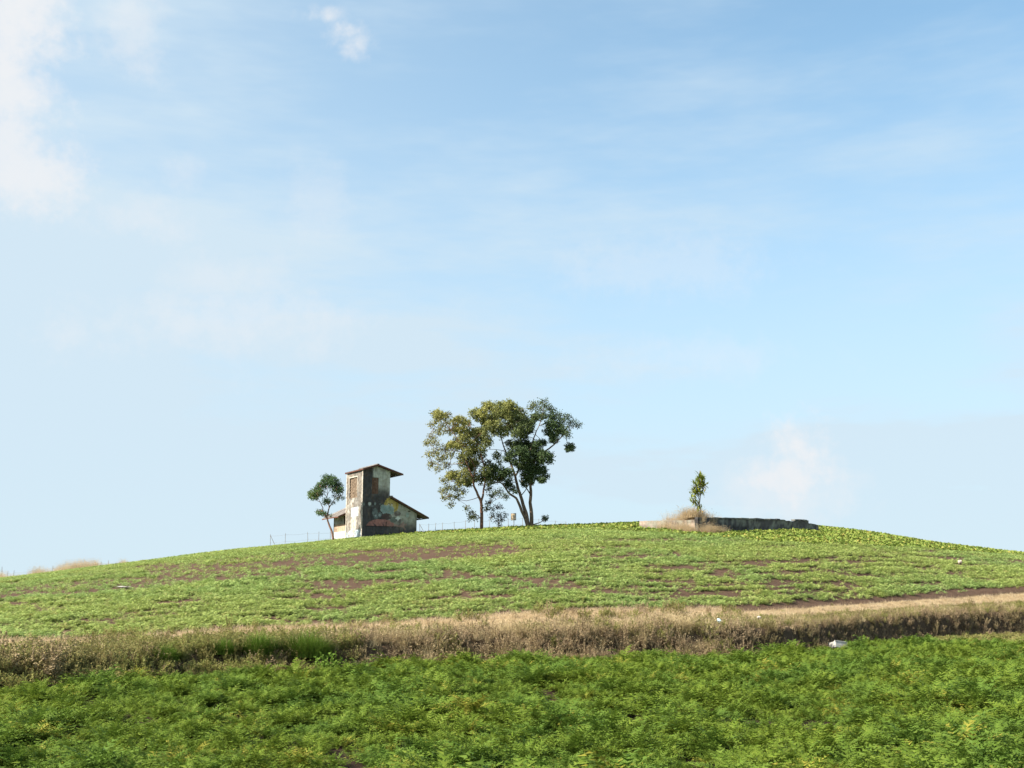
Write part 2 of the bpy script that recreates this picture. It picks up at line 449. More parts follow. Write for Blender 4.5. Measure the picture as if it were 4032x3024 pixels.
def grass(nb, h, spread, lean, wid, head=0.0):
    def fn(mb):
        for i in range(nb):
            az = R.uniform(0, 6.28); b = Vector((R.gauss(0, spread), R.gauss(0, spread), 0)); hh = h * R.uniform(.5, 1.2)
            ln = math.radians(R.uniform(2, lean)); d = Vector((math.cos(az), math.sin(az), 0)); s_ = Vector((-d.y, d.x, 0)) * wid * R.uniform(.6, 1.3)
            sg = 3; pts = [b]
            for j in range(sg):
                pts.append(pts[-1] + (d * math.sin(ln) + Vector((0, 0, math.cos(ln)))) * hh / sg); ln += math.radians(R.uniform(4, 22))
            v = []
            for j, p in enumerate(pts): k = 1 - .85 * j / sg; v += [p - s_ * k, p + s_ * k]
            mb.add(v, [(2 * j, 2 * j + 1, 2 * j + 3, 2 * j + 2) for j in range(sg)])
            if R.random() < head:
                t = pts[-1]
                for j in range(4):
                    e = Vector((R.uniform(-1, 1), R.uniform(-1, 1), R.uniform(.2, 1.2))) * .05
                    mb.add([t - d * .012, t + d * .012, t + e], [(0, 1, 2)])
    return fn


def weed(nst, h, leafn, ls, wood=.006):
    def fn(mb):
        for i in range(nst):
            az = R.uniform(0, 6.28); p = Vector((R.gauss(0, .08), R.gauss(0, .08), 0)); ln = math.radians(R.uniform(3, 38)); hh = h * R.uniform(.5, 1.15)
            d = Vector((math.cos(az), math.sin(az), 0)); s_ = Vector((-d.y, d.x, 0)) * wood
            for j in range(4):
                q_ = p + (d * math.sin(ln) + Vector((R.uniform(-.15, .15), R.uniform(-.15, .15), math.cos(ln)))) * hh / 4
                mb.add([p - s_, p + s_, q_ + s_ * .7, q_ - s_ * .7], [(0, 1, 2, 3)]); p = q_; ln += math.radians(R.uniform(-8, 14))
                for k in range(leafn):
                    e = Vector((R.gauss(0, 1), R.gauss(0, 1), R.gauss(.2, .7))).normalized(); f_ = e.orthogonal().normalized() * ls * R.uniform(.2, .4)
                    b = p - Vector((0, 0, R.uniform(0, hh / 4))); t = b + e * ls * R.uniform(.6, 1.4)
                    mb.add([b, b * .5 + t * .5 + f_, t, b * .5 + t * .5 - f_], [(0, 1, 2, 3)])
    return fn


def rand_pts(y0, y1, dens, tmax=.53):
    """uniform random points in a wedge in front of the viewer, |X| < tmax*Y"""
    area = tmax * (y1 ** 2 - y0 ** 2); k = int(area * dens)
    Y = np.sqrt(rs.uniform(y0 ** 2, y1 ** 2, k)); X = rs.uniform(-tmax, tmax, k) * Y
    return X, Y


def rots(k, tilt=.12): return np.stack([rs.normal(0, tilt, k), rs.normal(0, tilt, k), rs.uniform(0, 6.283, k)], -1)


def clump(X, Y, cell=.85):
    """1 at the heart of a clump of plants, less towards its edge"""
    gx, gy = np.floor(X / cell), np.floor(Y / cell); best = np.full(X.shape, 9.0); bh = np.zeros(X.shape)
    for i in (-1, 0, 1):
        for j in (-1, 0, 1):
            cx, cy = gx + i, gy + j; d = np.hypot(X / cell - cx - hsh(cx, cy, 401), Y / cell - cy - hsh(cx, cy, 402)); h = hsh(cx, cy, 403)
            bh = np.where(d < best, h, bh); best = np.minimum(d, best)
    return (1.15 - .86 * sstep(.12, .80, best)) * (.70 + .56 * bh)


# --- foreground carrots: rows run along the foot of the bank
X, Y = rand_pts(13, 82, 19, .60)
X2, Y2 = rand_pts(11, 30, 19, 1.0); far_ = np.abs(X2) > .60 * Y2          # a little more of the field to either side
X, Y = np.concatenate([X, X2[far_]]), np.concatenate([Y, Y2[far_]])
px = 512 + F / CP * X / Y
dist = tp(T_yb, px) - Y                                  # metres in front of the bank foot
rowc = (dist + (fbm(X * .15, Y * .15, 8) - .5) * 1.6) / 1.45
ph = np.abs((rowc % 1) - .5) * 2                          # 0 in mid-bed, 1 in the furrow
gap = fbm(X * .42 + 3, Y * .30, 31)
tall = fbm(X * .22, Y * .22, 44)
edge = np.where(px > 925, 6 + (px - 925) * .10, .35)      # the crop stops short of the bank at the right
keep = (dist > edge + fbm(X, Y, 9) * .5) & (rs.uniform(0, 1, len(X)) > .45 * sstep(.70, 1.0, ph)) & (fbm(X * 1.5 + 5, Y * 1.1, 37, 3) < .69) 
X, Y, ph, tall, gap = X[keep], Y[keep], ph[keep], tall[keep], gap[keep]
k = len(X)
sc = 1.12 * (.62 + .80 * tall) * (1 - .62 * ph ** 2) * rs.uniform(.65, 1.25, k) * (1 - .32 * sstep(.50, .64, gap)) * clump(X, Y, .95)
Z = ground(X, Y) - .01
scatter('carrot_field', proto('carrot_plant', carrot, M['carrot'], 6), np.stack([X, Y, Z], -1), np.stack([sc * 1.05, sc * 1.05, sc], -1), rots(k), rs.randint(0, 6, k),
        'dense dark green carrot tops filling the near field', 'crop')
print('front carrots', k)

# --- the hill: rows of younger carrots following the contour, worn through in bands
BANDS = [([(0, 1280), (200, 1270), (420, 1248), (640, 1232)], 13, .85), ([(330, 1234), (520, 1228), (760, 1212), (960, 1195), (1100, 1190)], 14, .9), ([(150, 1243), (420, 1222), (700, 1204), (960, 1184)], 6, .6),
         ([(560, 1205), (900, 1185), (1010, 1180)], 8, .6), ([(700, 1262), (860, 1257)], 5, .9), ([(960, 1247), (1100, 1255), (1200, 1264)], 6, .95), ([(0, 1306), (60, 1311), (95, 1318)], 6, .95),
         ([(690, 1277), (760, 1270)], 6, .85), ([(1020, 1291), (1080, 1293)], 5, .95), ([(1500, 1228), (1700, 1214), (1900, 1205)], 3, .65), ([(1180, 1172), (1500, 1168)], 5, .7), ([(2000, 1190), (2150, 1186)], 5, .7),
         ([(1200, 1240), (1500, 1243), (1650, 1240)], 3, .6), ([(1700, 1235), (1900, 1225), (2100, 1222)], 3, .6), ([(580, 1290), (760, 1297)], 4, .7), ([(1250, 1205), (1450, 1200)], 4, .6), ([(1560, 1262), (1700, 1258)], 3, .6),
         ([(1560, 1325), (1760, 1312), (2212, 1270)], 5, .85)]
X, Y = rand_pts(38, 128, 27, .58)
px0 = 512 + F / CP * X / Y
yp, yc = tp(T_yp, px0), tp(T_yc, px0)
row = np.round((Y - yp) / .72)
Y = yp + row * .72 + rs.normal(0, .11, len(Y))
Z = ground(X, Y); px, py = proj(X, Y, Z)
bare = np.zeros(len(X))
streak = fbm(px / 34 + row * .37, row * .71, 71, 3)
streak2 = fbm(px / 9, row * .9, 73, 3)
streak3 = fbm(px / 75 + row * .13, row * 1.31, 75, 2)
wob = (fbm(px / 40, py / 6, 61) - .5)
for pts, th, st in BANDS:
    xs = np.array([p[0] for p in pts]) / 2.16; ys = np.array([p[1] for p in pts]) / 2.16
    c_ = np.interp(px, xs, ys); e = np.maximum(xs[0] - px, px - xs[-1])
    v = (1 - np.abs(py - c_ + wob * 9) / (th / 2.16 * 1.25)) + (streak2 - .5) * 1.2 - np.maximum(e, 0) / 22
    bare = np.maximum(bare, st * sstep(-.15, .5, v))
mid = sstep(548, 575, py) * (1 - sstep(596, 612, py))
pb = np.clip(bare * (.48 + .95 * streak2) + sstep(.55, .72, streak3) * .72 + sstep(.52, .70, streak) * (.30 + .55 * mid) + sstep(.60, .80, streak2) * .14, 0, .93)
LB = np.interp(px, np.array([1400, 1440, 1700, 2000, 2350, 2500, 2750, 2900, 3010, 3300, 3640, 4032, 4300]) / c2p, np.array([2060, 2114, 2108, 2098, 2086, 2090, 2113, 2120, 2136, 2150, 2158, 2187, 2210]) / c2p)
leafy = (py + (fbm(px / 20, row, 81) - .5) * 5 < LB)
ok = (Y > yp + .1) & (Y < yc + 9)
# keep the crop out of the buildings
HX, HY, HR = -13.33, 101.0, math.radians(29)
def local(X, Y, x0, y0, r): return (X - x0) * math.cos(r) + (Y - y0) * math.sin(r), -(X - x0) * math.sin(r) + (Y - y0) * math.cos(r)
lu, lv = local(X, Y, HX, HY, HR)
ok &= ~((lu > -.25) & (lu < 5.4) & (lv > -.2) & (lv < 8))
wyy = np.linspace(62, 108, 900); wpy = proj((698 - 512) * CP / F * wyy, wyy, ground((698 - 512) * CP / F * wyy, wyy, False))[1]
WYc = float(wyy[np.argmin(np.abs(wpy - 533.6))])
Wc = at(2749 / c2p, 2100 / c2p, WYc)
WX, WY = Wc.x, Wc.y
WR = math.radians(42)
wu, wv = local(X, Y, WX, WY, WR)
ok &= ~((wu > -.35) & (wu < 16) & (wv > -.3) & (wv < 8))
a = ok & ~leafy & (rs.uniform(0, 1, len(X)) > pb)
k = int(a.sum())
sc = .72 * rs.uniform(.72, 1.25, k) * (.74 + .55 * fbm(X[a] * .12, Y[a] * .12, 91)) * (1 - .35 * pb[a]) * np.interp(Y[a], [45, 105], [1.25, 1.0])
scatter('hillside_carrots', proto('young_carrot', carrot_small, M['carrot_up'], 6), np.stack([X[a], Y[a], Z[a]], -1), np.stack([sc * 1.1, sc * 1.1, sc], -1), rots(k), rs.randint(0, 6, k),
        'pale green carrot rows over the hillside, worn bare in brown streaks', 'crop')
a = ok & leafy & (rs.uniform(0, 1, len(X)) < .62) & (streak2 < .66)
kk = int(a.sum()); sc = rs.uniform(.75, 1.35, kk)
scatter('leafy_crop', proto('leafy_plant', broad, M['leafy'], 6), np.stack([X[a], Y[a], Z[a]], -1), np.stack([sc, sc, sc * .9], -1), rots(kk), rs.randint(0, 6, kk),
        'bright yellow green broad leaved crop along the hilltop below the ruined wall', 'crop')
print('hill carrots', k, 'leafy', kk)

# --- growth on the bank
X, Y = rand_pts(27, 94, 34, .58)
px = 512 + F / CP * X / Y
yb, yp = tp(T_yb, px), tp(T_yp, px)
q = (Y - yb) / (yp - yb)
inb = (Y > yb - .25) & (q < 1.03)
X, Y, px, q, yb = X[inb], Y[inb], px[inb], q[inb], yb[inb]
d = Y - yb
Z = ground(X, Y); k = len(X)
na = fbm(X * .35, Y * .35, 101); nb = fbm(X * .8 + 9, Y * .8, 103)
rt = sstep(690, 760, px); lf = 1 - sstep(230, 380, px)
onface = 1 - sstep(.9, 2.2, d)
u = rs.uniform(0, 1, k)
grove = np.where(rt > .3, sstep(.10, .2, q) * (1 - sstep(.46, .56, q)), 0)
track = rt * sstep(.46, .56, q)
# tall dry grass on lip and terrace
pdry = np.clip((.38 + .5 * sstep(.42, .62, na)) * (1 - .55 * onface) * (1 - .8 * sstep(.50, .62, q)) * (1 - .92 * track) * (1 - .5 * lf * (1 - sstep(.45, .6, q))), 0, 1) * (1 - .35 * rt)
a = u < pdry
sh = (.35 + .65 * (1 - sstep(.30, .58, q))) * (1 - .35 * rt) * (1 - .30 * lf)
s1 = (.85 * rs.uniform(.5, 1.3, k) * sh * (.45 + 1.1 * fbm(X * .7, Y * .7, 107)))[a]
scatter('dry_grass', proto('dry_tuft', grass(34, .62, .09, 38, .006, .35), M['straw'], 6), np.stack([X, Y, Z - .02], -1)[a], np.stack([s1 * 1.1, s1 * 1.1, s1], -1), rots(int(a.sum()), .22), rs.randint(0, 6, int(a.sum())),
        'straw coloured dry grass on the bank between the two fields', 'grass')
# withered weeds on the face
u = rs.uniform(0, 1, k)
a = u < np.clip((.18 + .5 * onface + .25 * rt * onface) * (1 - .6 * lf) * sstep(.25 - .1 * rt.mean(), .55, nb) * (1 - .95 * track) * (1 - .9 * sstep(.42, .56, q)) * (1 - .85 * rt * sstep(.9, 1.6, d)), 0, 1)
s1 = (.8 * rs.uniform(.55, 1.2, k) * (1 - .3 * lf) * (1 - .10 * rt) * (.5 + 1.0 * fbm(X * .9, Y * .9, 109)))[a]
scatter('withered_weeds', proto('dead_weed', weed(11, .72, 7, .055), M['deadweed'], 6), np.stack([X, Y, Z - .03], -1)[a], np.stack([s1, s1, s1], -1), rots(int(a.sum()), .3), rs.randint(0, 6, int(a.sum())),
        'dark brown withered weeds on the face of the bank', 'weeds')
# olive weeds: most on the left stretch and in patches
u = rs.uniform(0, 1, k)
a = u < np.clip((.05 + .62 * lf * (1 - sstep(.5, .7, q)) + .85 * grove) * sstep(.35, .6, 1 - na + .25 * lf + .2 * rt) + .45 * sstep(.54, .66, nb), 0, 1) * (1 - .97 * track) * (1 - .85 * (1 - rt) * sstep(.45, .58, q)) * (1 - .5 * rt * onface)
s1 = (rs.uniform(.5, 1.1, k) * (1 - .5 * rt))[a]
scatter('olive_weeds', proto('olive_weed', weed(11, .55, 11, .055), M['weed'], 6), np.stack([X, Y, Z - .02], -1)[a], np.stack([s1, s1, s1], -1), rots(int(a.sum()), .25), rs.randint(0, 6, int(a.sum())),
        'olive green weeds straggling over the bank', 'weeds')
# low trodden straw on the path
u = rs.uniform(0, 1, k)
a = (u < .85 * np.where(rt > .5, sstep(.48, .58, q) * (1 - sstep(.80, .86, q)) * (.35 + .65 * sstep(.4, .6, nb)), sstep(.4, .6, q)))
s1 = rs.uniform(.6, 1.2, k)[a]
scatter('trodden_straw', proto('straw_tuft', grass(26, .20, .12, 78, .006), M['straw_pink'], 4), np.stack([X, Y, Z], -1)[a], np.stack([s1, s1, s1], -1), rots(int(a.sum()), .2), rs.randint(0, 4, int(a.sum())),
        'short pale straw lying along the path on top of the bank', 'grass')
# rough grass where the near field stops at the right
X, Y = rand_pts(45, 82, 9, .53)
px = 512 + F / CP * X / Y; dist = tp(T_yb, px) - Y
a = (px > 925) & (dist > -.1) & (dist < 6.8 + (px - 925) * .10) & (fbm(X * .5, Y * .5, 7) > .38)
X, Y = X[a], Y[a]; k = len(X); s1 = rs.uniform(.3, .7, k)
scatter('rough_grass', proto('rough_weed', weed(8, .5, 8, .085), M['weed'], 4), np.stack([X, Y, ground(X, Y) - .02], -1), np.stack([s1 * 1.2, s1 * 1.2, s1], -1), rots(k), rs.randint(0, 4, k),
        'low olive grass at the far right corner of the near field', 'grass')
# orange seed grass along the left skyline
pxl = rs.uniform(-90, 150, 2200); k = len(pxl)
Yl = tp(T_yc, pxl) + rs.uniform(-1, 2.6, k); Xl = (pxl - 512) * CP / F * Yl
hh = .34 + .46 * sstep(.30, .70, fbm(pxl / 22, 0 * pxl, 121)); hh = hh * (1 - sstep(95, 150, pxl) * .7)
a = rs.uniform(0, 1, k) < .45 + .45 * sstep(.3, .7, fbm(pxl / 22, 0 * pxl, 121))
s1 = (hh * rs.uniform(.35, 1.35, k))[a]
scatter('seed_grass', proto('seed_tuft', grass(20, .95, .16, 22, .006, .8), M['straw_pink'], 5), np.stack([Xl, Yl, ground(Xl, Yl)], -1)[a], np.stack([s1, s1, s1], -1), rots(int(a.sum()), .1), rs.randint(0, 5, int(a.sum())),
        'pale orange seed grass along the skyline at the left', 'grass')
# PART2
# ------------------------------------------------------------------ the old house with its tower
def grid_wall(mb, o, du, dv_, w, h, step, paint, holes=(), depth=0.14, top=None):
    """a painted wall: o + u*du + z*dv_; holes (u0,u1,z0,z1) are real recesses; top(u): height of the upper edge"""
    o, du, dv_ = Vector(o), Vector(du), Vector(dv_); nrm = du.cross(dv_).normalized()
    us = sorted(set(np.round(np.concatenate([np.linspace(0, w, int(w / step) + 1)] + [np.array(q_[:2]) for q_ in holes]), 4)))
    zs = sorted(set(np.round(np.concatenate([np.linspace(0, h, int(h / step) + 1)] + [np.array(q_[2:]) for q_ in holes]), 4)))
    UU, ZV = np.meshgrid(us, zs)
    Zr = ZV if top is None else ZV * (np.vectorize(top)(UU) / h)
    C_ = paint(UU, Zr)
    b = len(mb.v)
    for i in range(len(zs)):
        for j in range(len(us)):
            p = o + du * us[j] + dv_ * float(Zr[i, j]); mb.v.append(tuple(p)); mb.c.append(tuple(C_[i, j]))
    k_ = len(us)
    for i in range(len(zs) - 1):
        for j in range(k_ - 1):
            cu, cz = (us[j] + us[j + 1]) / 2, (zs[i] + zs[i + 1]) / 2
            if any(a_ < cu < b_ and c_ < cz < d_ for a_, b_, c_, d_ in holes): continue
            mb.f.append((b + i * k_ + j, b + i * k_ + j + 1, b + (i + 1) * k_ + j + 1, b + (i + 1) * k_ + j))
    for a_, b_, c_, d_ in holes:
        q4 = [o + du * x + dv_ * z for x, z in ((a_, c_), (b_, c_), (b_, d_), (a_, d_))]; q8 = [p - nrm * depth for p in q4]
        mb.add(q4 + q8, [(i, (i + 1) % 4, 4 + (i + 1) % 4, 4 + i) for i in range(4)], (.20, .16, .13))


H0 = at(1425 / c2p, 2113 / c2p, HY); HX = H0.x
eu = np.array([math.cos(HR), math.sin(HR), 0]); ev = np.array([-math.sin(HR), math.cos(HR), 0])
BASE = H0.z - .9                                        # the walls go on into the ground
camp = np.array([0, 0, HC])


def hit(sx, sy, o, nrm, e1):
    d_ = ray(sx / c2p, sy / c2p); o = np.array(o, float); t_ = np.dot(o - camp, nrm) / np.dot(d_, nrm); p = camp + d_ * t_
    return float(np.dot(p - o, e1)), float(p[2] - BASE)


def wide(sx, sy): return hit(sx, sy, (HX, HY, BASE), ev, eu)       # (u, height) on the shaded front
def narrow(sx, sy): return hit(sx, sy, (HX, HY, BASE), eu, ev)     # (v, height) on the sunlit side


WT = wide(1535, 1950)[0]; WH = wide(1641, 2020)[0]; DT = narrow(1365, 1950)[0]; LH = narrow(1314, 2060)[0]
HT = wide(1427, 1850)[1]; HE = wide(1640, 2022)[1]; HRDG = wide(1530, 1962)[1]
print('house', WT, WH, DT, LH, HT, HE, HRDG)
RT = .40                                               # tower gable rise
house = empty('abandoned_house', (HX, HY, BASE), HR)
tag(house, 'old plastered house with a square tower and faded sun mural, on the hilltop', 'house')


def poly_in(U_, Z_, pts):
    ins = np.zeros(U_.shape, bool); k_ = len(pts)
    for i in range(k_):
        (x1, y1), (x2, y2) = pts[i], pts[(i + 1) % k_]
        if y1 == y2: continue
        c_ = ((y1 > Z_) != (y2 > Z_)) & (U_ < (x2 - x1) * (Z_ - y1) / (y2 - y1) + x1); ins ^= c_
    return ins


SW = lambda zx, zy: wide(1420 + zx / 7.214, 1900 + zy / 7.213)     # mural sketch coordinates
def ell(U_, Z_, c, rx, rz): 
    return ((U_ - c[0]) / rx) ** 2 + ((Z_ - c[1]) / rz) ** 2
PXM = SW(1000, 900)[0] - SW(900, 900)[0]; PXM /= 100                # metres per sketch unit


def lay(C_, mask, colr, U_, Z_, seed, wear=.35):
    a_ = mask.astype(float) * (1 - wear * sstep(.45, .75, fbm(U_ * 5, Z_ * 5, seed)))
    return C_ + (np.array(colr) - C_) * a_[..., None]


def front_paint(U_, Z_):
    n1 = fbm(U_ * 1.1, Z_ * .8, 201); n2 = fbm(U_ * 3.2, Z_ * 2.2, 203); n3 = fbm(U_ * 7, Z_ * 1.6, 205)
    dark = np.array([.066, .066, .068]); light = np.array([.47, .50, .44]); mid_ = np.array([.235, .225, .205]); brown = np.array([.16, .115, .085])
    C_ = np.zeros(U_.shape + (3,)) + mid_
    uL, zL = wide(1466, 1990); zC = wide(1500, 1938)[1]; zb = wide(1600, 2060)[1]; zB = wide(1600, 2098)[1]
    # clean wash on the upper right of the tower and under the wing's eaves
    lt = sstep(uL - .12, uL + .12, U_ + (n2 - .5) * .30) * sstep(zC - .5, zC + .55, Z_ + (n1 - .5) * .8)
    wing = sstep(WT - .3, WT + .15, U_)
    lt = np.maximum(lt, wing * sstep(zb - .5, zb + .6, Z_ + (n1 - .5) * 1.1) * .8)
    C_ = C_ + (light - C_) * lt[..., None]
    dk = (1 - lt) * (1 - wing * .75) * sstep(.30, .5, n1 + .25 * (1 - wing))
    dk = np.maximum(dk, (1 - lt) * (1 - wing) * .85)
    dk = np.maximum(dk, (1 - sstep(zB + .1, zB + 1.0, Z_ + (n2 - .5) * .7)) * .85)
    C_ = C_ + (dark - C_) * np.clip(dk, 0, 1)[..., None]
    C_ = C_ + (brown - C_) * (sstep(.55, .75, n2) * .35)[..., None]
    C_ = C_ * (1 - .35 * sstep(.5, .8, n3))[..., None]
    # ---- faded mural
    s_ = SW(875, 640); rr = PXM * 205
    an = np.arctan2(Z_ - s_[1], U_ - s_[0]); dd = np.hypot(U_ - s_[0], Z_ - s_[1])
    C_ = lay(C_, dd < rr * (1 + .05 * np.cos(an * 17)), (.46, .36, .09), U_, Z_, 211, .3)
    C_ = lay(C_, (dd > rr * .72) & (dd < rr * .79), (.27, .20, .05), U_, Z_, 212, .3)
    C_ = lay(C_, dd < rr * .72, (.49, .41, .15), U_, Z_, 213, .25)
    for ex in (800, 880):
        e_ = SW(ex, 628)
        C_ = lay(C_, (ell(U_, Z_, e_, PXM * 28, PXM * 36) < 1), (.62, .60, .50), U_, Z_, 214, .1)
        C_ = lay(C_, (ell(U_, Z_, e_, PXM * 28, PXM * 36) < 1.25) & (ell(U_, Z_, e_, PXM * 26, PXM * 26) > 1) & (Z_ > e_[1]), (.06, .05, .04), U_, Z_, 215, .1)
    cl = np.zeros(U_.shape, bool); cd = np.zeros(U_.shape, bool)
    for x, y, r_ in ((640, 700, 75), (700, 740, 100), (790, 730, 90), (860, 760, 95), (670, 830, 62), (880, 840, 65), (800, 820, 70), (620, 770, 60)):
        cl |= ell(U_, Z_, SW(x, y), PXM * r_, PXM * r_ * .95) < 1; cd |= ell(U_, Z_, SW(x, y + 8), PXM * r_ * .8, PXM * r_ * .72) < 1
    C_ = lay(C_, cl, (.33, .41, .40), U_, Z_, 221, .35); C_ = lay(C_, cd, (.22, .32, .32), U_, Z_, 222, .5)
    gh = np.zeros(U_.shape, bool)
    for x, y, r_, q_ in ((410, 850, 75, 115), (440, 960, 70, 60), (550, 920, 55, 75)): gh |= ell(U_, Z_, SW(x, y), PXM * r_, PXM * q_) < 1
    C_ = lay(C_, gh, (.145, .185, .185), U_, Z_, 223, .6)
    for x, y, rx, rz in ((425, 935, 26, 28), (540, 930, 30, 34)): C_ = lay(C_, ell(U_, Z_, SW(x, y), PXM * rx, PXM * rz) < 1, (.30, .36, .36), U_, Z_, 224, .5)
    for x, y, rx, rz, cl_ in ((80, 605, 42, 45, (.17, .21, .20)), (255, 600, 48, 52, (.44, .50, .49)), (410, 600, 30, 45, (.20, .25, .25)), (560, 610, 40, 25, (.12, .15, .15)), (300, 660, 110, 8, (.22, .25, .25))):
        C_ = lay(C_, ell(U_, Z_, SW(x, y), PXM * rx, PXM * rz) < 1 - .5 * fbm(U_ * 9, Z_ * 9, 225), cl_, U_, Z_, 226, .5)
    # pink mound, pale four pointed star, dusky lobes and a splayed pink shape
    C_ = lay(C_, poly_in(U_, Z_, [SW(x, y) for x, y in ((160, 1225), (180, 1180), (250, 1110), (330, 1075), (450, 1045), (600, 1048), (750, 1060), (850, 1085), (930, 1130), (955, 1190), (940, 1235), (880, 1250), (640, 1242), (450, 1240), (300, 1230))]), (.36, .175, .15), U_, Z_, 231, .35)
    for pl_ in (((345, 1150), (380, 1160), (455, 1238), (400, 1240)), ((620, 1160), (640, 1180), (700, 1242), (630, 1242)), ((700, 1242), (725, 1100), (735, 1100), (735, 1242))):
        C_ = lay(C_, poly_in(U_, Z_, [SW(x, y) for x, y in pl_]), (.075, .05, .05), U_, Z_, 232, .4)
    C_ = lay(C_, (Z_ < SW(600, 1238)[1]) & (Z_ > SW(600, 1262)[1]) & (U_ > SW(165, 1)[0]) & (U_ < SW(1130, 1)[0]), (.035, .03, .03), U_, Z_, 233, .3)
    for x, y, rx, rz, cl_ in ((1040, 880, 100, 70, (.155, .13, .125)), (930, 1060, 95, 80, (.15, .175, .155)), (1090, 1080, 70, 60, (.13, .125, .12)), (740, 960, 150, 80, (.085, .065, .062)), (1330, 920, 45, 70, (.33, .42, .40))):
        C_ = lay(C_, ell(U_, Z_, SW(x, y), PXM * rx, PXM * rz) < 1, cl_, U_, Z_, 234, .45)
    sc_ = SW(1060, 1020); ax = np.abs(U_ - sc_[0]) / (PXM * 108); az = np.abs(Z_ - sc_[1]) / (PXM * 112)
    C_ = lay(C_, np.sqrt(ax) + np.sqrt(az) < 1.02, (.64, .70, .69), U_, Z_, 235, .05)
    for (x1, y1), (x2, y2), w_ in (((960, 1200), (1100, 1245), 26), ((1130, 1215), (1210, 1140), 22), ((1130, 1225), (1290, 1190), 22), ((1130, 1230), (1220, 1250), 26), ((1200, 1245), (1265, 1330), 20)):
        a_, b_ = np.array(SW(x1, y1)), np.array(SW(x2, y2)); l_ = b_ - a_
        t_ = np.clip(((U_ - a_[0]) * l_[0] + (Z_ - a_[1]) * l_[1]) / np.dot(l_, l_), 0, 1)
        C_ = lay(C_, np.hypot(U_ - a_[0] - t_ * l_[0], Z_ - a_[1] - t_ * l_[1]) < PXM * w_, (.30, .21, .185), U_, Z_, 236, .4)
    C_ = lay(C_, (np.abs(U_ - SW(1390, 1)[0]) < PXM * 38) & (np.abs(Z_ - SW(1390, 822)[1]) < PXM * 14), (.05, .04, .04), U_, Z_, 237, .2)
    return np.clip(C_, .01, .8)


NV = lambda zx, zy: narrow(1340 + zx / 5.35, 1820 + zy / 5.352)
def side_paint(U_, Z_):
    """sunlit tower side; here U_ runs from the back edge to the front corner"""
    V_ = DT - U_
    n1 = fbm(V_ * 1.2, Z_ * .9, 241); n2 = fbm(V_ * 2.6, Z_ * 3.4, 243); n3 = fbm(V_ * 6, Z_ * 6, 245)
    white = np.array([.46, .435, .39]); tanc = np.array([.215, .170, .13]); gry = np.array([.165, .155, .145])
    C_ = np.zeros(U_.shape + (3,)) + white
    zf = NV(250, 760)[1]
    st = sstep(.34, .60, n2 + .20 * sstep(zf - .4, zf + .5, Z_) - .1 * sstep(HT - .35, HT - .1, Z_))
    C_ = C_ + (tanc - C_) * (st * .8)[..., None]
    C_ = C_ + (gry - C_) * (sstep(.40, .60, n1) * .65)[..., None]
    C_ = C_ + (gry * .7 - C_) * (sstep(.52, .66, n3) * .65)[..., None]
    b0, b1 = NV(230, 960), NV(375, 1130)
    bl = (V_ < b0[0]) & (V_ > b1[0]) & (Z_ < b0[1]) & (Z_ > b1[1])
    C_ = lay(C_, bl, (.50, .60, .66), V_, Z_, 247, .5)
    c0, c1_ = NV(270, 1010), NV(310, 1095)
    C_ = lay(C_, (V_ < c0[0]) & (V_ > c1_[0]) & (Z_ < c0[1]) & (Z_ > c1_[1]), (.36, .40, .45), V_, Z_, 248, .3)
    wb = NV(280, 1290); C_ = lay(C_, ell(V_, Z_, wb, .85, .95) < 1.1 - .9 * n3, (.50, .47, .42), V_, Z_, 249, .5)
    zbl = NV(250, 1430)[1]
    C_ = lay(C_, (Z_ < zbl) & (n2 > .42), (.42, .52, .60), V_, Z_, 250, .5)
    return np.clip(C_, .02, .8)


def wing_paint(U_, Z_):
    n1 = fbm(U_ * 1.5, Z_ * 1.2, 251); n2 = fbm(U_ * 4, Z_ * 5, 253)
    z1 = narrow(1340, 2092)[1]; z2 = narrow(1340, 2062)[1]; z3 = narrow(1340, 2034)[1]
    C_ = np.zeros(U_.shape + (3,)) + np.array([.50, .46, .39])
    C_ = np.where((Z_ < z1)[..., None], np.array([.60, .60, .58]), C_)
    C_ = np.where(((Z_ >= z1) & (Z_ < z2))[..., None], np.array([.50, .37, .27]), C_)
    C_ = np.where(((Z_ >= z2) & (Z_ < z3))[..., None], np.array([.42, .43, .40]), C_)
    C_ = C_ * (1 - .5 * (np.abs(Z_ - z3) < .05) - .35 * (np.abs(Z_ - z2) < .06))[..., None]
    C_ = C_ * (1 - .35 * sstep(.5, .75, n1) * (Z_ > z1))[..., None] * (1 - .25 * sstep(.55, .8, n2))[..., None]
    return C_


def back_paint(U_, Z_):
    return np.zeros(U_.shape + (3,)) + np.array([.34, .32, .29]) * (1 - .5 * sstep(.4, .7, fbm(U_, Z_, 261)))[..., None]


ST = .045
# tower: shaded front with the boarded window, sunlit side with the bricked-up one
wa, wb_ = wide(1464, 1944), wide(1491, 1881)
fw = (wa[0], wb_[0], wa[1], wb_[1])
sa, sb = narrow(1406, 1958), narrow(1378, 1884)
sw_ = (DT - sb[0], DT - sa[0], sa[1], sb[1])
tower_top = lambda u_: HT + RT * (1 - abs(u_ - WT / 2) / (WT / 2))
mb = MB()
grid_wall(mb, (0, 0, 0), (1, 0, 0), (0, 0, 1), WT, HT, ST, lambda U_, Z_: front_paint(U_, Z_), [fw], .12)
mb2 = MB()
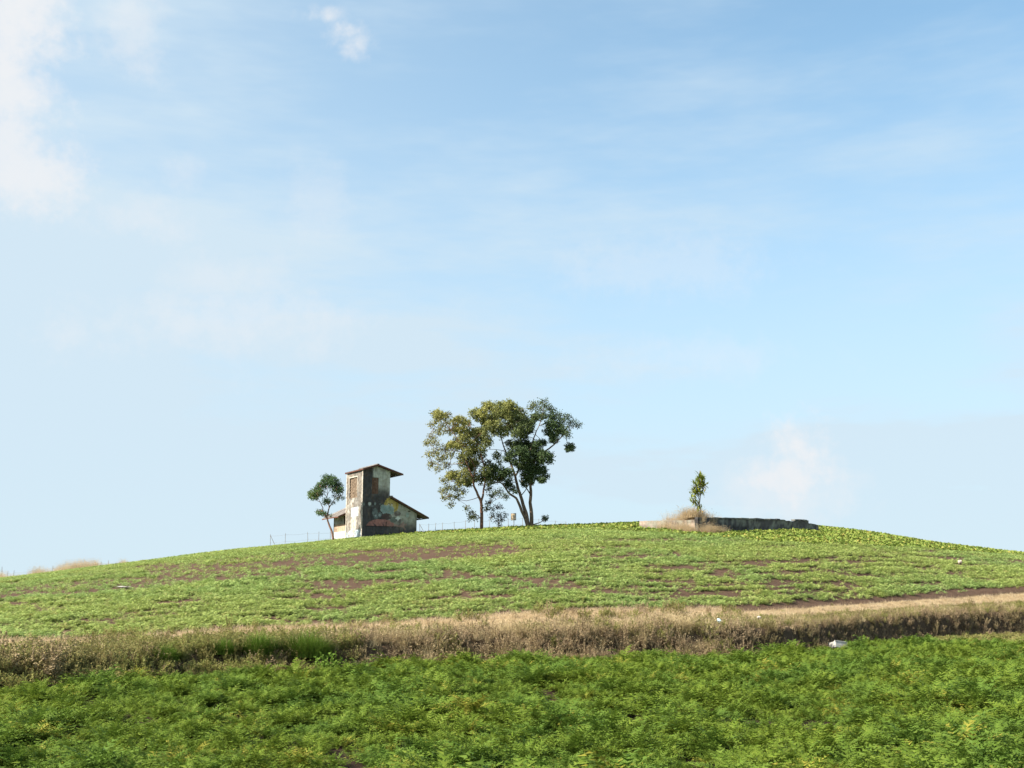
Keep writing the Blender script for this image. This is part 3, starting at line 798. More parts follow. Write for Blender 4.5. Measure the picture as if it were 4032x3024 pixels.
# gable triangle of the tower
def gable(mbx, v_, x0, x1, zb_, rise, paint, flip=False, k_=24, r_=8):
    xs = np.linspace(x0, x1, k_ + 1); b = len(mbx.v)
    for i in range(r_ + 1):
        zz = zb_ + rise * (1 - np.abs(xs - (x0 + x1) / 2) / ((x1 - x0) / 2)) * i / r_
        C_ = paint(xs[None, :], zz[None, :])[0]
        for j in range(k_ + 1): mbx.v.append((xs[j], v_, zz[j])); mbx.c.append(tuple(C_[j]))
    for i in range(r_):
        for j in range(k_):
            q4 = (b + i * (k_ + 1) + j, b + i * (k_ + 1) + j + 1, b + (i + 1) * (k_ + 1) + j + 1, b + (i + 1) * (k_ + 1) + j)
            mbx.f.append(q4[::-1] if flip else q4)
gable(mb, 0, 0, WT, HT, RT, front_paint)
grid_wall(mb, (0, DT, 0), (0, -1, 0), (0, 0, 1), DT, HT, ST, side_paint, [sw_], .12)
grid_wall(mb, (WT, 0, 0), (0, 1, 0), (0, 0, 1), DT, HT, .12, back_paint)
grid_wall(mb, (WT, DT, 0), (-1, 0, 0), (0, 0, 1), WT, HT, .12, back_paint)
gable(mb, DT, 0, WT, HT, RT, back_paint, True)
tower = mb.build('tower', M['plaster'], house, True)
tag(tower, 'tall square tower, sunlit side pale and peeling, front blackened with mould')
# low house: gabled, ridge running back; its front shares the tower's plane to the right of it
mb = MB()
HEL = HE
wall_top = lambda u_: HEL + (HRDG - HEL) * (1 - abs(u_ - WH / 2) / (WH / 2))
b0 = len(mb.v)
grid_wall(mb, (WT, 0.004, 0), (1, 0, 0), (0, 0, 1), WH - WT, HE, ST, lambda U_, Z_: front_paint(U_ + WT, Z_), (), .1, lambda u_: wall_top(u_ + WT))
va = narrow(1361, 2062); vb = narrow(1352, 2032)
win = (LH - vb[0] - .0, LH - DT - .12, va[1], vb[1])
grid_wall(mb, (.05, LH, 0), (0, -1, 0), (0, 0, 1), LH - DT, HEL, .07, wing_paint, [(win[0], win[1], win[2], win[3])] if win[1] - win[0] > .15 else (), .12)
grid_wall(mb, (WH, 0, 0), (0, 1, 0), (0, 0, 1), LH, HE, .15, back_paint)
grid_wall(mb, (WH, LH, 0), (-1, 0, 0), (0, 0, 1), WH, HE, .15, back_paint)
gable(mb, LH, 0, WH, HEL, HRDG - HEL, back_paint, True)
tag(mb.build('house_wall', M['plaster'], house, True), 'low grey house walls behind and beside the tower')
# boards in the front window
t = MB().box((fw[0], .105, fw[2]), (fw[1], .14, fw[3])).build('window_recess', M['timber'], house)
nb_ = 3; bw = (fw[1] - fw[0]) / nb_
for i in range(nb_):
    MB().box((fw[0] + i * bw + .012, .05 + .01 * i, fw[2] + .01), (fw[0] + (i + 1) * bw - .012, .085 + .01 * i, fw[3] - .01 - .03 * (i == 1))).build('window_board', M['board'], house)
# bricked-up side window: courses of brick, with the plaster surround standing proud
fill = MB().box((.11, DT - sw_[1], sw_[2]), (.15, DT - sw_[0], sw_[3])).build('window_infill', M['brickfill'], house)
hgt = (sw_[3] - sw_[2]); wv_ = sw_[1] - sw_[0]
bm_ = MB().box((-.02, -.14, -.055), (.02, .14, .055)).mesh('brick', M['brickfill'])
for r_ in range(int(hgt / .13)):
    for c_ in range(int(wv_ / .31) + 1):
        v_ = DT - sw_[1] + .155 + c_ * .305 + (.12 if r_ % 2 else 0)
        if v_ + .14 > DT - sw_[0]: continue
        o = bpy.data.objects.new('brick', bm_); COL.objects.link(o); o.parent = fill
        o.location = (.095 - R.uniform(0, .03), v_, sw_[2] + .07 + r_ * .13)
for a_, b_ in (((-.035, DT - sw_[1] - .10, sw_[3]), (.02, DT - sw_[0] + .10, sw_[3] + .09)), ((-.03, DT - sw_[1] - .10, sw_[2] + .35), (.02, DT - sw_[1] - .02, sw_[3])), ((-.03, DT - sw_[0] + .02, sw_[2] + .5), (.02, DT - sw_[0] + .10, sw_[3]))):
    MB().box(a_, b_, .012).build('window_surround', M['trim'], house)
if win[1] - win[0] > .15:
    MB().box((.16, LH - win[1], win[2]), (.20, LH - win[0], win[3])).build('shutter', M['board'], house)
# pale pilaster strips on the tower's sunlit corners
for v0, v1 in ((-.02, .20), (DT - .20, DT + .01)):
    MB().box((-.045, v0, -.05), (.02 if v0 > 1 else .0, v1, HT - .02)).build('corner_strip', M['trim'], house)
MB().box((.02, -.10, .84), (.9, -.01, .95), .02).build('footing', M['trim'], house)


def sheet_mesh(wd, ln, amp=.018, waves=5, th=.018):
    """corrugated roof sheet lying along +x (down the slope), waves across y"""
    mbx = MB(); k_ = waves * 4
    for s_ in (0, 1):
        for i in range(2):
            for j in range(k_ + 1):
                mbx.v.append((i * ln, -wd / 2 + wd * j / k_, amp * math.sin(j / k_ * waves * 2 * math.pi) - s_ * th)); mbx.c.append((1, 1, 1))
    q_ = k_ + 1
    for j in range(k_): mbx.f += [(j, q_ + j, q_ + j + 1, j + 1), (2 * q_ + j, 2 * q_ + j + 1, 3 * q_ + j + 1, 3 * q_ + j)]
    for j in range(k_): mbx.f += [(j, j + 1, 2 * q_ + j + 1, 2 * q_ + j), (q_ + j, 3 * q_ + j, 3 * q_ + j + 1, q_ + j + 1)]
    mbx.f += [(0, 2 * q_, 3 * q_, q_), (k_, q_ + k_, 3 * q_ + k_, 2 * q_ + k_)]
    return mbx


def slope(parent, ridge, eave, v0, v1, nsh, jit, raft=True, fascia=True):
    """one roof slope from ridge (u,z) down to eave (u,z), sheets laid side by side from v0 to v1"""
    du, dz = eave[0] - ridge[0], eave[1] - ridge[1]; ln = math.hypot(du, dz); ang = math.atan2(dz, du); wd = (v1 - v0) / nsh
    mm = sheet_mesh(wd * 1.06, ln).mesh('roof_sheet', M['roof'])
    sgn = 1 if du > 0 else -1
    for i in range(nsh):
        o = bpy.data.objects.new('roof_sheet', mm); COL.objects.link(o); o.parent = parent
        o.location = (ridge[0] + R.uniform(-.03, .03), v0 + wd * (i + .5), ridge[1] + .055 + .008 * (i % 2) + R.uniform(0, jit))
        e_ = math.atan2(-dz, abs(du)) + R.uniform(-jit, jit) * .25
        o.rotation_euler = (0, e_, 0) if sgn > 0 else (0, e_, math.pi)
    if raft:
        nrf = max(3, int((v1 - v0) / .75) + 1)
        for i in range(nrf):
            v_ = v0 + .05 + (v1 - v0 - .1) * i / (nrf - 1)
            mbx = MB(); a_ = Vector((ridge[0], v_, ridge[1] - .02)); b_ = Vector((ridge[0] + du * .95, v_, ridge[1] + dz * .95 - .02))
            up = Vector((0, 0, .045)); sd = Vector((0, .03, 0))
            mbx.add([a_ - sd - up, a_ + sd - up, a_ + sd + up, a_ - sd + up, b_ - sd - up, b_ + sd - up, b_ + sd + up, b_ - sd + up], [(0, 1, 2, 3), (4, 7, 6, 5), (0, 4, 5, 1), (1, 5, 6, 2), (2, 6, 7, 3), (3, 7, 4, 0)])
            mbx.build('rafter', M['timber'], parent)
    if fascia:
        e0 = Vector((eave[0] - .02 * sgn, 0, eave[1] - .03))
        MB().box((e0.x - .02, v0, e0.z + .005), (e0.x + .02, v1, e0.z + .085), .008).build('fascia', M['rust'], parent)
    # rake boards at both ends
    for v_ in (v0 + .02, v1 - .02):
        a_ = Vector((ridge[0], v_, ridge[1] + .02)); b_ = Vector((eave[0], v_, eave[1] + .02)); up = Vector((0, 0, .075)); sd = Vector((0, .018, 0))
        MB().add([a_ - sd - up, a_ + sd - up, a_ + sd + up, a_ - sd + up, b_ - sd - up, b_ + sd - up, b_ + sd + up, b_ - sd + up], [(0, 1, 2, 3), (4, 7, 6, 5), (0, 4, 5, 1), (1, 5, 6, 2), (2, 6, 7, 3), (3, 7, 4, 0)]).build('rake_board', M['rust'], parent)


troof = empty('tower_roof', (0, 0, 0)); troof.parent = house
zr = HT + RT + .07; sl_ = RT / (WT / 2)
slope(troof, (WT / 2, zr), (-.16, zr - sl_ * (WT / 2 + .16)), -.32, DT + .15, 4, .06)
slope(troof, (WT / 2, zr), (WT + 1.15, zr - sl_ * (WT / 2 + 1.15)), -.32, DT + .3, 4, .05)
MB().box((WT / 2 - .1, -.34, zr + .08), (WT / 2 + .1, DT + .2, zr + .12), .012).build('ridge_cap', M['roof'], troof)
hroof = empty('house_roof', (0, 0, 0)); hroof.parent = house
zr = HRDG + .08; sl_ = (HRDG - HE) / (WH / 2)
slope(hroof, (WH / 2, zr), (WH + 1.05, zr - sl_ * (WH / 2 + 1.05)), -.38, LH + .4, 7, .04)
slope(hroof, (WH / 2, zr), (-.75, zr - sl_ * (WH / 2 + .75)), DT + .05, LH + 1.15, 4, .04)
MB().box((WH / 2 - .12, -.40, zr + .08), (WH / 2 + .12, LH + .4, zr + .13), .012).build('ridge_cap', M['roof'], hroof)


# ------------------------------------------------------------------ trees
ZC = lambda zx, zy: ((1620 + zx / 2.765) / c2p, (1520 + zy / 2.765) / c2p)     # sketch coordinates of the two big trees
ZS = lambda zx, zy: ((1180 + zx / 4.096) / c2p, (1780 + zy / 4.096) / c2p)     # and of the small one by the house


def make_tree(name, label, base_y, conv, limbs, clusters, bark, unit, tintf, leaf=.17, dens=1.0, depth=2.2, seed=1, twigs=True, fill=0.0):
    rg = random.Random(seed); nprs = np.random.RandomState(seed)
    bx, by = conv(*limbs[0][0][0]); b0_ = at(bx, by, base_y)
    gy = gz(b0_.x, base_y); root = empty(name, (b0_.x, base_y, gy)); tag(root, label, 'tree')
    off = Vector((b0_.x, base_y, gy))
    wood = MB(); skel = []
    dmap = {}
    for li, (pts, r0, r1, dep) in enumerate(limbs):
        P_ = []
        for i, (x, y) in enumerate(pts):
            key = (x, y); t_ = i / (len(pts) - 1)
            if key in dmap: dd_ = dmap[key]; d0 = dd_
            else: dd_ = (d0 if i else 0) + (dep - (d0 if i else 0)) * t_ if i else 0
            if i == 0: d0 = dmap.get(key, 0)
            else: dd_ = d0 + (dep - d0) * t_
            dmap.setdefault(key, dd_)
            p = at(*conv(x, y), base_y + dmap[key]); P_.append(p - off)
        if li < 4 and pts[0][1] > 1350 and conv is ZC or li == 0: P_[0].z = -.25
        # smooth with midpoints
        Q = [P_[0]]
        for i in range(len(P_) - 1):
            a_ = P_[max(i - 1, 0)]; b_ = P_[i]; c_ = P_[i + 1]; e_ = P_[min(i + 2, len(P_) - 1)]
            Q.append((b_ + c_) * .5 * 1.125 - (a_ + e_) * .0625 + Vector((rg.gauss(0, .012), rg.gauss(0, .012), 0))); Q.append(c_)
        k_ = len(Q); rad = [r0 + (r1 - r0) * (i / (k_ - 1)) ** .85 for i in range(k_)]
        if li == 0 or r0 > .13: rad[0] *= 1.35
        wood.tube(Q, rad, 8); skel += Q[2:]
    V_ = []; Fc = []; Cc = []
    clusters = list(clusters) + [(x + rg.uniform(-45, 45), y + rg.uniform(-38, 38), r_ * .72, *o_) for (x, y, r_, *o_) in clusters if fill and 's' not in o_ and rg.random() < fill and r_ > 40]
    for (x, y, r_, *o_) in clusters:
        sparse = 's' in o_
        rm = r_ * unit; dd_ = rg.uniform(-1, 1) * depth
        c_ = at(*conv(x, y), base_y + dd_) - off
        near = min(skel, key=lambda q_: (q_ - c_).length)
        if twigs:
            md = (near + c_) * .5 + Vector((rg.gauss(0, .1), rg.gauss(0, .1), .08))
            wood.tube([near, md, c_], [.028, .018, .008], 5, False)
            for i in range(4 if not sparse else 6):
                e_ = c_ + Vector((rg.gauss(0, 1), rg.gauss(0, 1), rg.gauss(.1, .8))).normalized() * rm * .9
                wood.tube([c_, (c_ + e_) * .5 + Vector((0, 0, .03)), e_], [.010, .007, .004], 4, False)
        k_ = int((r_ / 60) ** 2 * (230 if sparse else 600) * dens)
        d_ = nprs.normal(0, 1, (k_, 3)); d_ /= np.linalg.norm(d_, axis=1)[:, None]
        lob = 1 + .35 * np.sin(d_[:, 0] * 5 + seed + x) * np.sin(d_[:, 2] * 6 + y) + .2 * np.sin(d_[:, 1] * 7 + x)
        rr_ = nprs.uniform(.12, 1, k_) ** (.42 if not sparse else .6) * rm * lob * 1.08
        pos_ = np.array(c_) + d_ * rr_[:, None] * np.array([1.08, 1.1, .92])
        ax = d_ * .6 + nprs.normal(0, .6, (k_, 3)) + np.array([0, 0, -.15]); ax /= np.linalg.norm(ax, axis=1)[:, None]
        nn = d_ * .5 + np.array([0, 0, .6]) + nprs.normal(0, .45, (k_, 3)); sd = np.cross(ax, nn); sd /= np.linalg.norm(sd, axis=1)[:, None] + 1e-6
        nu = np.cross(sd, ax)
        ll = leaf * nprs.uniform(.65, 1.3, k_)[:, None]; ww = ll * .24
        b_ = len(V_) * 0
        base_i = sum(len(a__) for a__ in V_)
        v4 = np.stack([pos_ - ax * ll * .5, pos_ + sd * ww + nu * ll * .06, pos_ + ax * ll * .5 - nu * ll * .08, pos_ - sd * ww + nu * ll * .06], 1).reshape(-1, 3)
        V_.append(v4); ii = base_i + np.arange(k_)[:, None] * 4
        Fc.append(np.concatenate([ii + np.array([[0, 1, 2]]), ii + np.array([[0, 2, 3]])], 0))
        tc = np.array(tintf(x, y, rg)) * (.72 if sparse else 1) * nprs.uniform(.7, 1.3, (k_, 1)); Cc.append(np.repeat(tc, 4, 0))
    wood.build('trunk', bark, root, smooth=True)
    V_ = np.concatenate(V_); Fc = np.concatenate(Fc); Cc = np.concatenate(Cc)
    me_ = bpy.data.meshes.new('crown'); me_.from_pydata(V_, [], Fc.tolist())
    a_ = me_.color_attributes.new('tint', 'FLOAT_COLOR', 'POINT'); c4 = np.ones((len(V_), 4), np.float32); c4[:, :3] = Cc; a_.data.foreach_set('color', c4.ravel())
    me_.materials.append(M['tree_leaf']); o = bpy.data.objects.new('crown', me_); COL.objects.link(o); o.parent = root
    print(name, len(V_) // 4, 'leaves')
    return root


UN = 102.5 / F / c2p / 2.765
# the forked tree on the right of the pair
LB_ = [([(1280, 1505), (1255, 1420), (1235, 1350), (1215, 1290), (1190, 1200), (1165, 1130), (1145, 1050), (1130, 980), (1110, 920), (1090, 870), (1060, 790), (1030, 720), (1005, 660), (985, 590), (960, 480), (930, 380)], .20, .03, .8),
       ([(1275, 1505), (1240, 1440), (1215, 1390), (1190, 1330), (1165, 1270), (1140, 1220), (1085, 1185), (1050, 1150), (1010, 1090), (970, 1050), (900, 1055), (830, 1075), (740, 1080)], .17, .03, -1.0),
       ([(1308, 1505), (1308, 1420), (1302, 1340), (1292, 1270), (1300, 1190), (1296, 1100), (1300, 1030), (1310, 940), (1330, 850), (1370, 770), (1440, 720), (1500, 680), (1550, 640), (1600, 590), (1650, 540), (1720, 480)], .19, .03, -.6),
       ([(1130, 980), (1160, 930), (1180, 850), (1175, 780), (1170, 720), (1160, 600), (1150, 500), (1130, 400), (1100, 300)], .09, .02, -.8),
       ([(1300, 1030), (1280, 900), (1270, 780), (1300, 680), (1330, 570), (1360, 490), (1390, 430), (1420, 330), (1440, 230)], .10, .02, .5),
       ([(1190, 1200), (1230, 1150), (1260, 1100), (1296, 1050)], .045, .03, -.3), ([(1300, 1190), (1265, 1130), (1220, 1080), (1190, 1000)], .07, .03, .6), ([(1296, 1100), (1330, 1050), (1370, 990)], .05, .02, -.8),
       ([(1030, 720), (980, 700), (900, 690), (820, 690)], .035, .015, -.4), ([(1320, 1508), (1370, 1496), (1420, 1475), (1445, 1455)], .05, .025, -.5), ([(1435, 1465), (1433, 1390)], .014, .006, -.5),
       ([(1650, 540), (1690, 590), (1718, 650)], .015, .010, -.6), ([(1390, 430), (1480, 400), (1560, 330)], .04, .015, 0.3), ([(1150, 500), (1040, 420), (900, 320), (820, 240)], .05, .015, -.6)]
CB = [(820, 220, 58), (780, 285, 58), (690, 300, 62), (760, 350, 58), (900, 240, 66), (980, 222, 66), (1065, 215, 62), (1100, 260, 72), (1180, 290, 66), (1000, 300, 70), (900, 330, 70), (1060, 340, 70), (1150, 370, 70), (940, 420, 60),
      (820, 430, 55), (1000, 500, 70), (900, 500, 48), (1090, 440, 60), (1220, 360, 60), (1200, 450, 70), (1130, 520, 50), (1220, 530, 60), (1280, 400, 58), (1290, 480, 46), (1300, 235, 45, 's'), (1335, 195, 50, 's'), (1440, 180, 60, 's'), (1400, 250, 55, 's'),
      (1490, 240, 55, 's'), (1540, 270, 55, 's'), (1360, 330, 55), (1440, 330, 48), (1530, 330, 50), (1600, 320, 55, 's'), (1500, 420, 58), (1580, 420, 60), (1650, 380, 58, 's'), (1700, 330, 48, 's'), (1740, 400, 60, 's'), (1810, 420, 48, 's'), (1480, 500, 48),
      (1560, 510, 60), (1650, 480, 58), (1700, 530, 50, 's'), (1560, 580, 46), (1200, 620, 70), (1260, 650, 60), (1120, 640, 58), (1060, 620, 40), (1100, 720, 60), (1060, 760, 50), (1200, 720, 70), (1290, 720, 70), (1360, 640, 58), (1420, 620, 48), (1370, 730, 70),
      (1440, 760, 68), (1510, 760, 45), (1510, 820, 38), (1250, 800, 70), (1330, 820, 70), (1410, 820, 50), (1120, 820, 48), (1200, 880, 60), (1290, 900, 70), (1370, 910, 60), (1430, 930, 48), (1470, 980, 38), (1240, 960, 58), (1330, 980, 68), (1410, 1010, 48),
      (1230, 1040, 46), (1300, 1050, 36), (1445, 1030, 28), (1060, 950, 60), (1000, 930, 60), (950, 990, 60), (1060, 1050, 48), (1090, 1110, 44), (1130, 1150, 28), (900, 900, 60), (870, 980, 60), (930, 760, 48), (960, 830, 44, 's'), (1455, 1440, 34), (1720, 662, 50), (1700, 700, 26), (1745, 640, 26)]


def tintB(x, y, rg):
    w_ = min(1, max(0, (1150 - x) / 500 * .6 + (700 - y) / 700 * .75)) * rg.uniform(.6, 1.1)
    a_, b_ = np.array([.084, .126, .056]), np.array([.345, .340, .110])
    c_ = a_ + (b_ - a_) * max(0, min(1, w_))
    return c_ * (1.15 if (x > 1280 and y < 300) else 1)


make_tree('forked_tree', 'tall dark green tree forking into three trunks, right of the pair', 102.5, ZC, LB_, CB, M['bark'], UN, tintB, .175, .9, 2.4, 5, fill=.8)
# the yellower tree on its left
LA = [([(765, 1560), (765, 1450), (762, 1350), (758, 1260), (735, 1210), (710, 1150), (680, 1090), (670, 1000), (640, 930), (600, 830), (560, 720), (520, 600), (430, 480), (330, 360)], .17, .02, -.5),
      ([(758, 1260), (780, 1190), (785, 1130), (800, 1050), (800, 950), (780, 820), (740, 700), (700, 560), (640, 430)], .11, .02, .6), ([(670, 1000), (700, 900), (640, 780), (600, 660)], .06, .02, -1.1), ([(680, 1090), (560, 1060), (450, 1040), (370, 1060)], .045, .012, -.6),
      ([(735, 1210), (600, 1250), (480, 1220), (380, 1180)], .03, .008, -.9), ([(755, 1440), (700, 1390), (640, 1330), (560, 1270), (480, 1220)], .03, .008, .7), ([(560, 720), (430, 700), (300, 690), (200, 640)], .04, .008, .4), ([(600, 830), (480, 850), (360, 850), (230, 860)], .04, .008, -.4),
      ([(785, 1130), (880, 1120), (960, 1150), (1040, 1210)], .025, .006, .8), ([(760, 1400), (810, 1340), (850, 1280)], .02, .008, -.3), ([(430, 480), (300, 480), (200, 440)], .03, .008, -.8)]
CA = [(300, 320, 58), (360, 330, 48), (270, 370, 50, 's'), (400, 400, 52, 's'), (220, 420, 48, 's'), (330, 430, 50, 's'), (240, 300, 40, 's'), (400, 310, 40, 's'), (480, 390, 52), (560, 380, 55), (610, 400, 45), (300, 500, 60, 's'), (220, 560, 55, 's'), (170, 620, 48, 's'), (260, 620, 60, 's'), (400, 490, 55, 's'),
      (470, 480, 55), (560, 470, 55), (580, 530, 62), (640, 510, 58), (700, 520, 58), (760, 490, 55), (820, 470, 48), (800, 560, 58), (720, 600, 58), (830, 620, 48), (490, 620, 66), (440, 640, 48), (560, 650, 50), (640, 620, 50), (360, 680, 64, 's'), (260, 720, 55, 's'),
      (185, 740, 48, 's'), (300, 800, 62, 's'), (215, 850, 55, 's'), (360, 770, 55, 's'), (430, 740, 55, 's'), (680, 690, 60), (770, 680, 50), (600, 720, 58), (550, 770, 48), (640, 800, 68), (560, 840, 58), (700, 850, 50), (760, 760, 50), (380, 860, 55, 's'), (290, 900, 48, 's'),
      (640, 910, 60), (560, 950, 60), (480, 980, 55), (420, 980, 52), (350, 1030, 54, 's'), (600, 1010, 64), (680, 1000, 62), (760, 1000, 62), (800, 920, 58), (830, 850, 58), (850, 1040, 48), (520, 1050, 48), (620, 1070, 36), (400, 1110, 55, 's'), (335, 1140, 45, 's'), (480, 1120, 55, 's'),
      (420, 1200, 52, 's'), (355, 1220, 45, 's'), (500, 1200, 52, 's'), (560, 1150, 52, 's'), (840, 1110, 45, 's'), (880, 1180, 52, 's'), (960, 1150, 52, 's'), (1030, 1200, 44, 's'), (840, 1270, 42, 's'), (820, 1330, 42, 's'), (650, 1390, 48, 's'), (690, 1430, 44, 's'), (640, 1440, 34, 's'), (600, 1330, 42, 's'), (430, 1290, 44, 's')]


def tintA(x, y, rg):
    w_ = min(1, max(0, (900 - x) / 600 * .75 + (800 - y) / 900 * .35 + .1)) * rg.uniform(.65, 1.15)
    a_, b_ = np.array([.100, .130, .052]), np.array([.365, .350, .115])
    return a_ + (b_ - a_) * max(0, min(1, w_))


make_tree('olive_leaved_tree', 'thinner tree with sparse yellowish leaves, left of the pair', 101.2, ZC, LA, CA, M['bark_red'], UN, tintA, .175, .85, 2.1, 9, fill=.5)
# sapling in the grass between the two trunks
make_tree('sapling', 'small wispy sapling between the two large tree trunks', 104.0, ZC, [([(960, 1545), (955, 1480), (945, 1410), (930, 1340), (925, 1300)], .02, .008, .2), ([(955, 1480), (900, 1420), (870, 1360)], .012, .005, -.2), ([(955, 1480), (1000, 1430), (1030, 1390)], .012, .005, .2)],
          [(930, 1310, 50, 's'), (880, 1340, 42, 's'), (970, 1320, 42, 's'), (900, 1410, 55, 's'), (960, 1410, 60, 's'), (1020, 1400, 48, 's'), (940, 1470, 50, 's'), (870, 1440, 36, 's'), (990, 1460, 40, 's'), (960, 1520, 34, 's')], M['bark'], UN, lambda x, y, rg: (.075, .085, .035) if rg.random() > .2 else (.16, .07, .05), .16, .42, .5, 12)
# crooked little tree by the house
US = 100.0 / F / c2p / 4.096
make_tree('crooked_tree', 'small crooked tree with a bare bent trunk beside the tower', 99.3, ZS,
          [([(550, 1410), (530, 1330), (510, 1260), (480, 1190), (455, 1120), (440, 1060), (455, 980), (475, 900), (490, 870), (520, 830), (560, 760), (590, 660), (600, 560)], .11, .02, .3), ([(440, 1060), (420, 1040), (380, 960), (375, 900), (345, 840), (320, 800), (260, 770), (210, 700)], .06, .015, -.3),
           ([(475, 900), (465, 830), (440, 740), (410, 690), (360, 620), (330, 560)], .05, .012, -.4), ([(440, 740), (460, 660), (500, 590), (520, 480)], .03, .010, .4), ([(440, 740), (445, 620), (440, 520), (430, 440)], .03, .010, -.1), ([(420, 1055), (370, 1040), (330, 1010)], .03, .010, -.3), ([(345, 840), (310, 760), (290, 690)], .025, .01, .2), ([(560, 760), (640, 720), (690, 690)], .02, .008, -.2)],
          [(430, 420, 66), (490, 420, 62), (400, 480, 66), (470, 490, 70), (550, 450, 66), (330, 530, 62), (400, 560, 50), (540, 530, 70), (600, 500, 62), (640, 560, 60), (660, 600, 48), (560, 610, 56), (620, 640, 46), (280, 600, 60), (340, 620, 58), (230, 660, 62), (180, 670, 52), (290, 680, 60), (210, 720, 55),
           (350, 690, 48, 's'), (260, 740, 40), (170, 730, 34, 's'), (420, 780, 50), (470, 800, 44), (400, 830, 40, 's'), (560, 710, 46, 's'), (640, 720, 50, 's'), (690, 740, 40, 's'), (600, 760, 44, 's'), (550, 820, 34, 's'), (310, 990, 40), (370, 980, 44), (420, 1000, 44), (290, 950, 40, 's'), (350, 940, 36, 's'), (500, 1020, 34, 's'), (680, 640, 34, 's')],
          M['bark_red'], US, lambda x, y, rg: np.array([.080, .135, .062]) * rg.uniform(.8, 1.2) + np.array([.045, .045, -.012]) * max(0, (430 - x) / 300), .13, .55, .95, 15)

# ------------------------------------------------------------------ ruined foundation wall
ruin = empty('ruined_wall', (WX, WY, Wc.z), WR)
tag(ruin, 'low ruined concrete wall with broken top, half buried in dry grass', 'wall')
weu = np.array([math.cos(WR), math.sin(WR), 0]); wev = np.array([-math.sin(WR), math.cos(WR), 0])
def hitw(sx, sy, which):
    nrm, e1 = (wev, weu) if which == 'r' else (weu, wev)
    d_ = ray(sx / c2p, sy / c2p); o_ = np.array([WX, WY, Wc.z]); t_ = np.dot(o_ - camp, nrm) / np.dot(d_, nrm); p = camp + d_ * t_
    return float(np.dot(p - o_, e1)), float(p[2] - Wc.z)
def wp(base, seed):
    def f_(U_, Z_):
        n1 = fbm(U_ * .9, Z_ * 2, seed); n2 = fbm(U_ * 3, Z_ * 3, seed + 2)
        C_ = np.zeros(U_.shape + (3,)) + np.array(base)
        C_ = C_ * (1 - .55 * sstep(.4, .65, n1))[..., None]; C_ = C_ + (np.array([.24, .25, .21]) - C_) * (sstep(.48, .68, n2) * .7)[..., None]
        return C_
    return f_
def wall_arm(name, p0, along, out, length, top0, top1, thick, base, seed, label, bottom=-1.2, rag=.03):
    """thick wall from p0 along a local direction; its top is ragged"""
    p0, along, out = Vector(p0), Vector(along), Vector(out); k_ = max(4, int(length / .16)); mbx = MB(); pf = wp(base, seed)
    us = np.linspace(0, length, k_ + 1); tp_ = top0 + (top1 - top0) * us / length + (fbm(us * 1.4, us * 0, seed + 5) - .5) * 2 * rag
    notch = fbm(us * .55, us * 0 + 3, seed + 6); tp_ = tp_ - .09 * sstep(.66, .72, notch)
    nz = 7
    for s_ in (0, 1):
        for j in range(nz + 1):
            zz = bottom + (tp_ - bottom) * (j / nz) ** .6; C_ = pf(us[None, :], zz[None, :])[0]
            for i in range(k_ + 1): mbx.v.append(tuple(p0 + along * us[i] - out * thick * s_ + Vector((0, 0, float(zz[i]))) + out * .02 * float(vn(us[i] * 3, zz[i] * 4, seed)))); mbx.c.append(tuple(C_[i]))
    q_ = k_ + 1; h_ = q_ * (nz + 1)
    for j in range(nz):
        for i in range(k_):
            mbx.f += [(j * q_ + i, j * q_ + i + 1, (j + 1) * q_ + i + 1, (j + 1) * q_ + i), (h_ + j * q_ + i, h_ + (j + 1) * q_ + i, h_ + (j + 1) * q_ + i + 1, h_ + j * q_ + i + 1)]
    for i in range(k_): mbx.f.append((nz * q_ + i, nz * q_ + i + 1, h_ + nz * q_ + i + 1, h_ + nz * q_ + i))
    for j in range(nz):
        for i in (0, k_): mbx.f.append((j * q_ + i, h_ + j * q_ + i, h_ + (j + 1) * q_ + i, (j + 1) * q_ + i))
    return tag(mbx.build(name, M['plaster'], ruin, True), label)
ra = hitw(3183, 2049, 'r'); rb = hitw(2790, 2036, 'r'); rc = hitw(3222, 2062, 'r'); la = hitw(2518, 2051, 'l')
print('ruin', ra, rb, rc, la)
wall_arm('wall_section', (0, 0, 0), (1, 0, 0), (0, -1, 0), ra[0], rb[1] - .08, ra[1], .3, (.085, .080, .080), 301, 'long shaded arm, its shade painted in as a near black base')  # much darker base than the sunlit arm: shade put into the colour
wall_arm('wall_section', (ra[0] + .02, 0.03, 0), (1, 0, 0), (0, -1, 0), rc[0] - ra[0], rc[1], rc[1] - .1, .3, (.085, .080, .080), 311, 'lower broken end of the shaded arm, painted dark with it', rag=.03)  # same dark base, carrying the painted shade on
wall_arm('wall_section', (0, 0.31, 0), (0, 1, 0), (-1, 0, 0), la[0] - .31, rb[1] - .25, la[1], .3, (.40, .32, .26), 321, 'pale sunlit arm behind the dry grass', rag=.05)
M['coping'] = plain_mat('mossy_coping', (.055, .055, .055), (.20, .20, .18), 2.5, .95, .5)
u_ = 2.2
while u_ < ra[0] - .7:
    l_ = R.uniform(.55, 1.15); zt0 = rb[1] - .08 + (ra[1] - rb[1] + .08) * (u_ + l_ / 2) / ra[0]
    if R.random() > .18: MB().box((u_, -.05, zt0 - .06), (u_ + l_ - .05, .34, zt0 + R.uniform(.03, .09)), .018).build('coping_block', M['coping'], ruin)
    u_ += l_
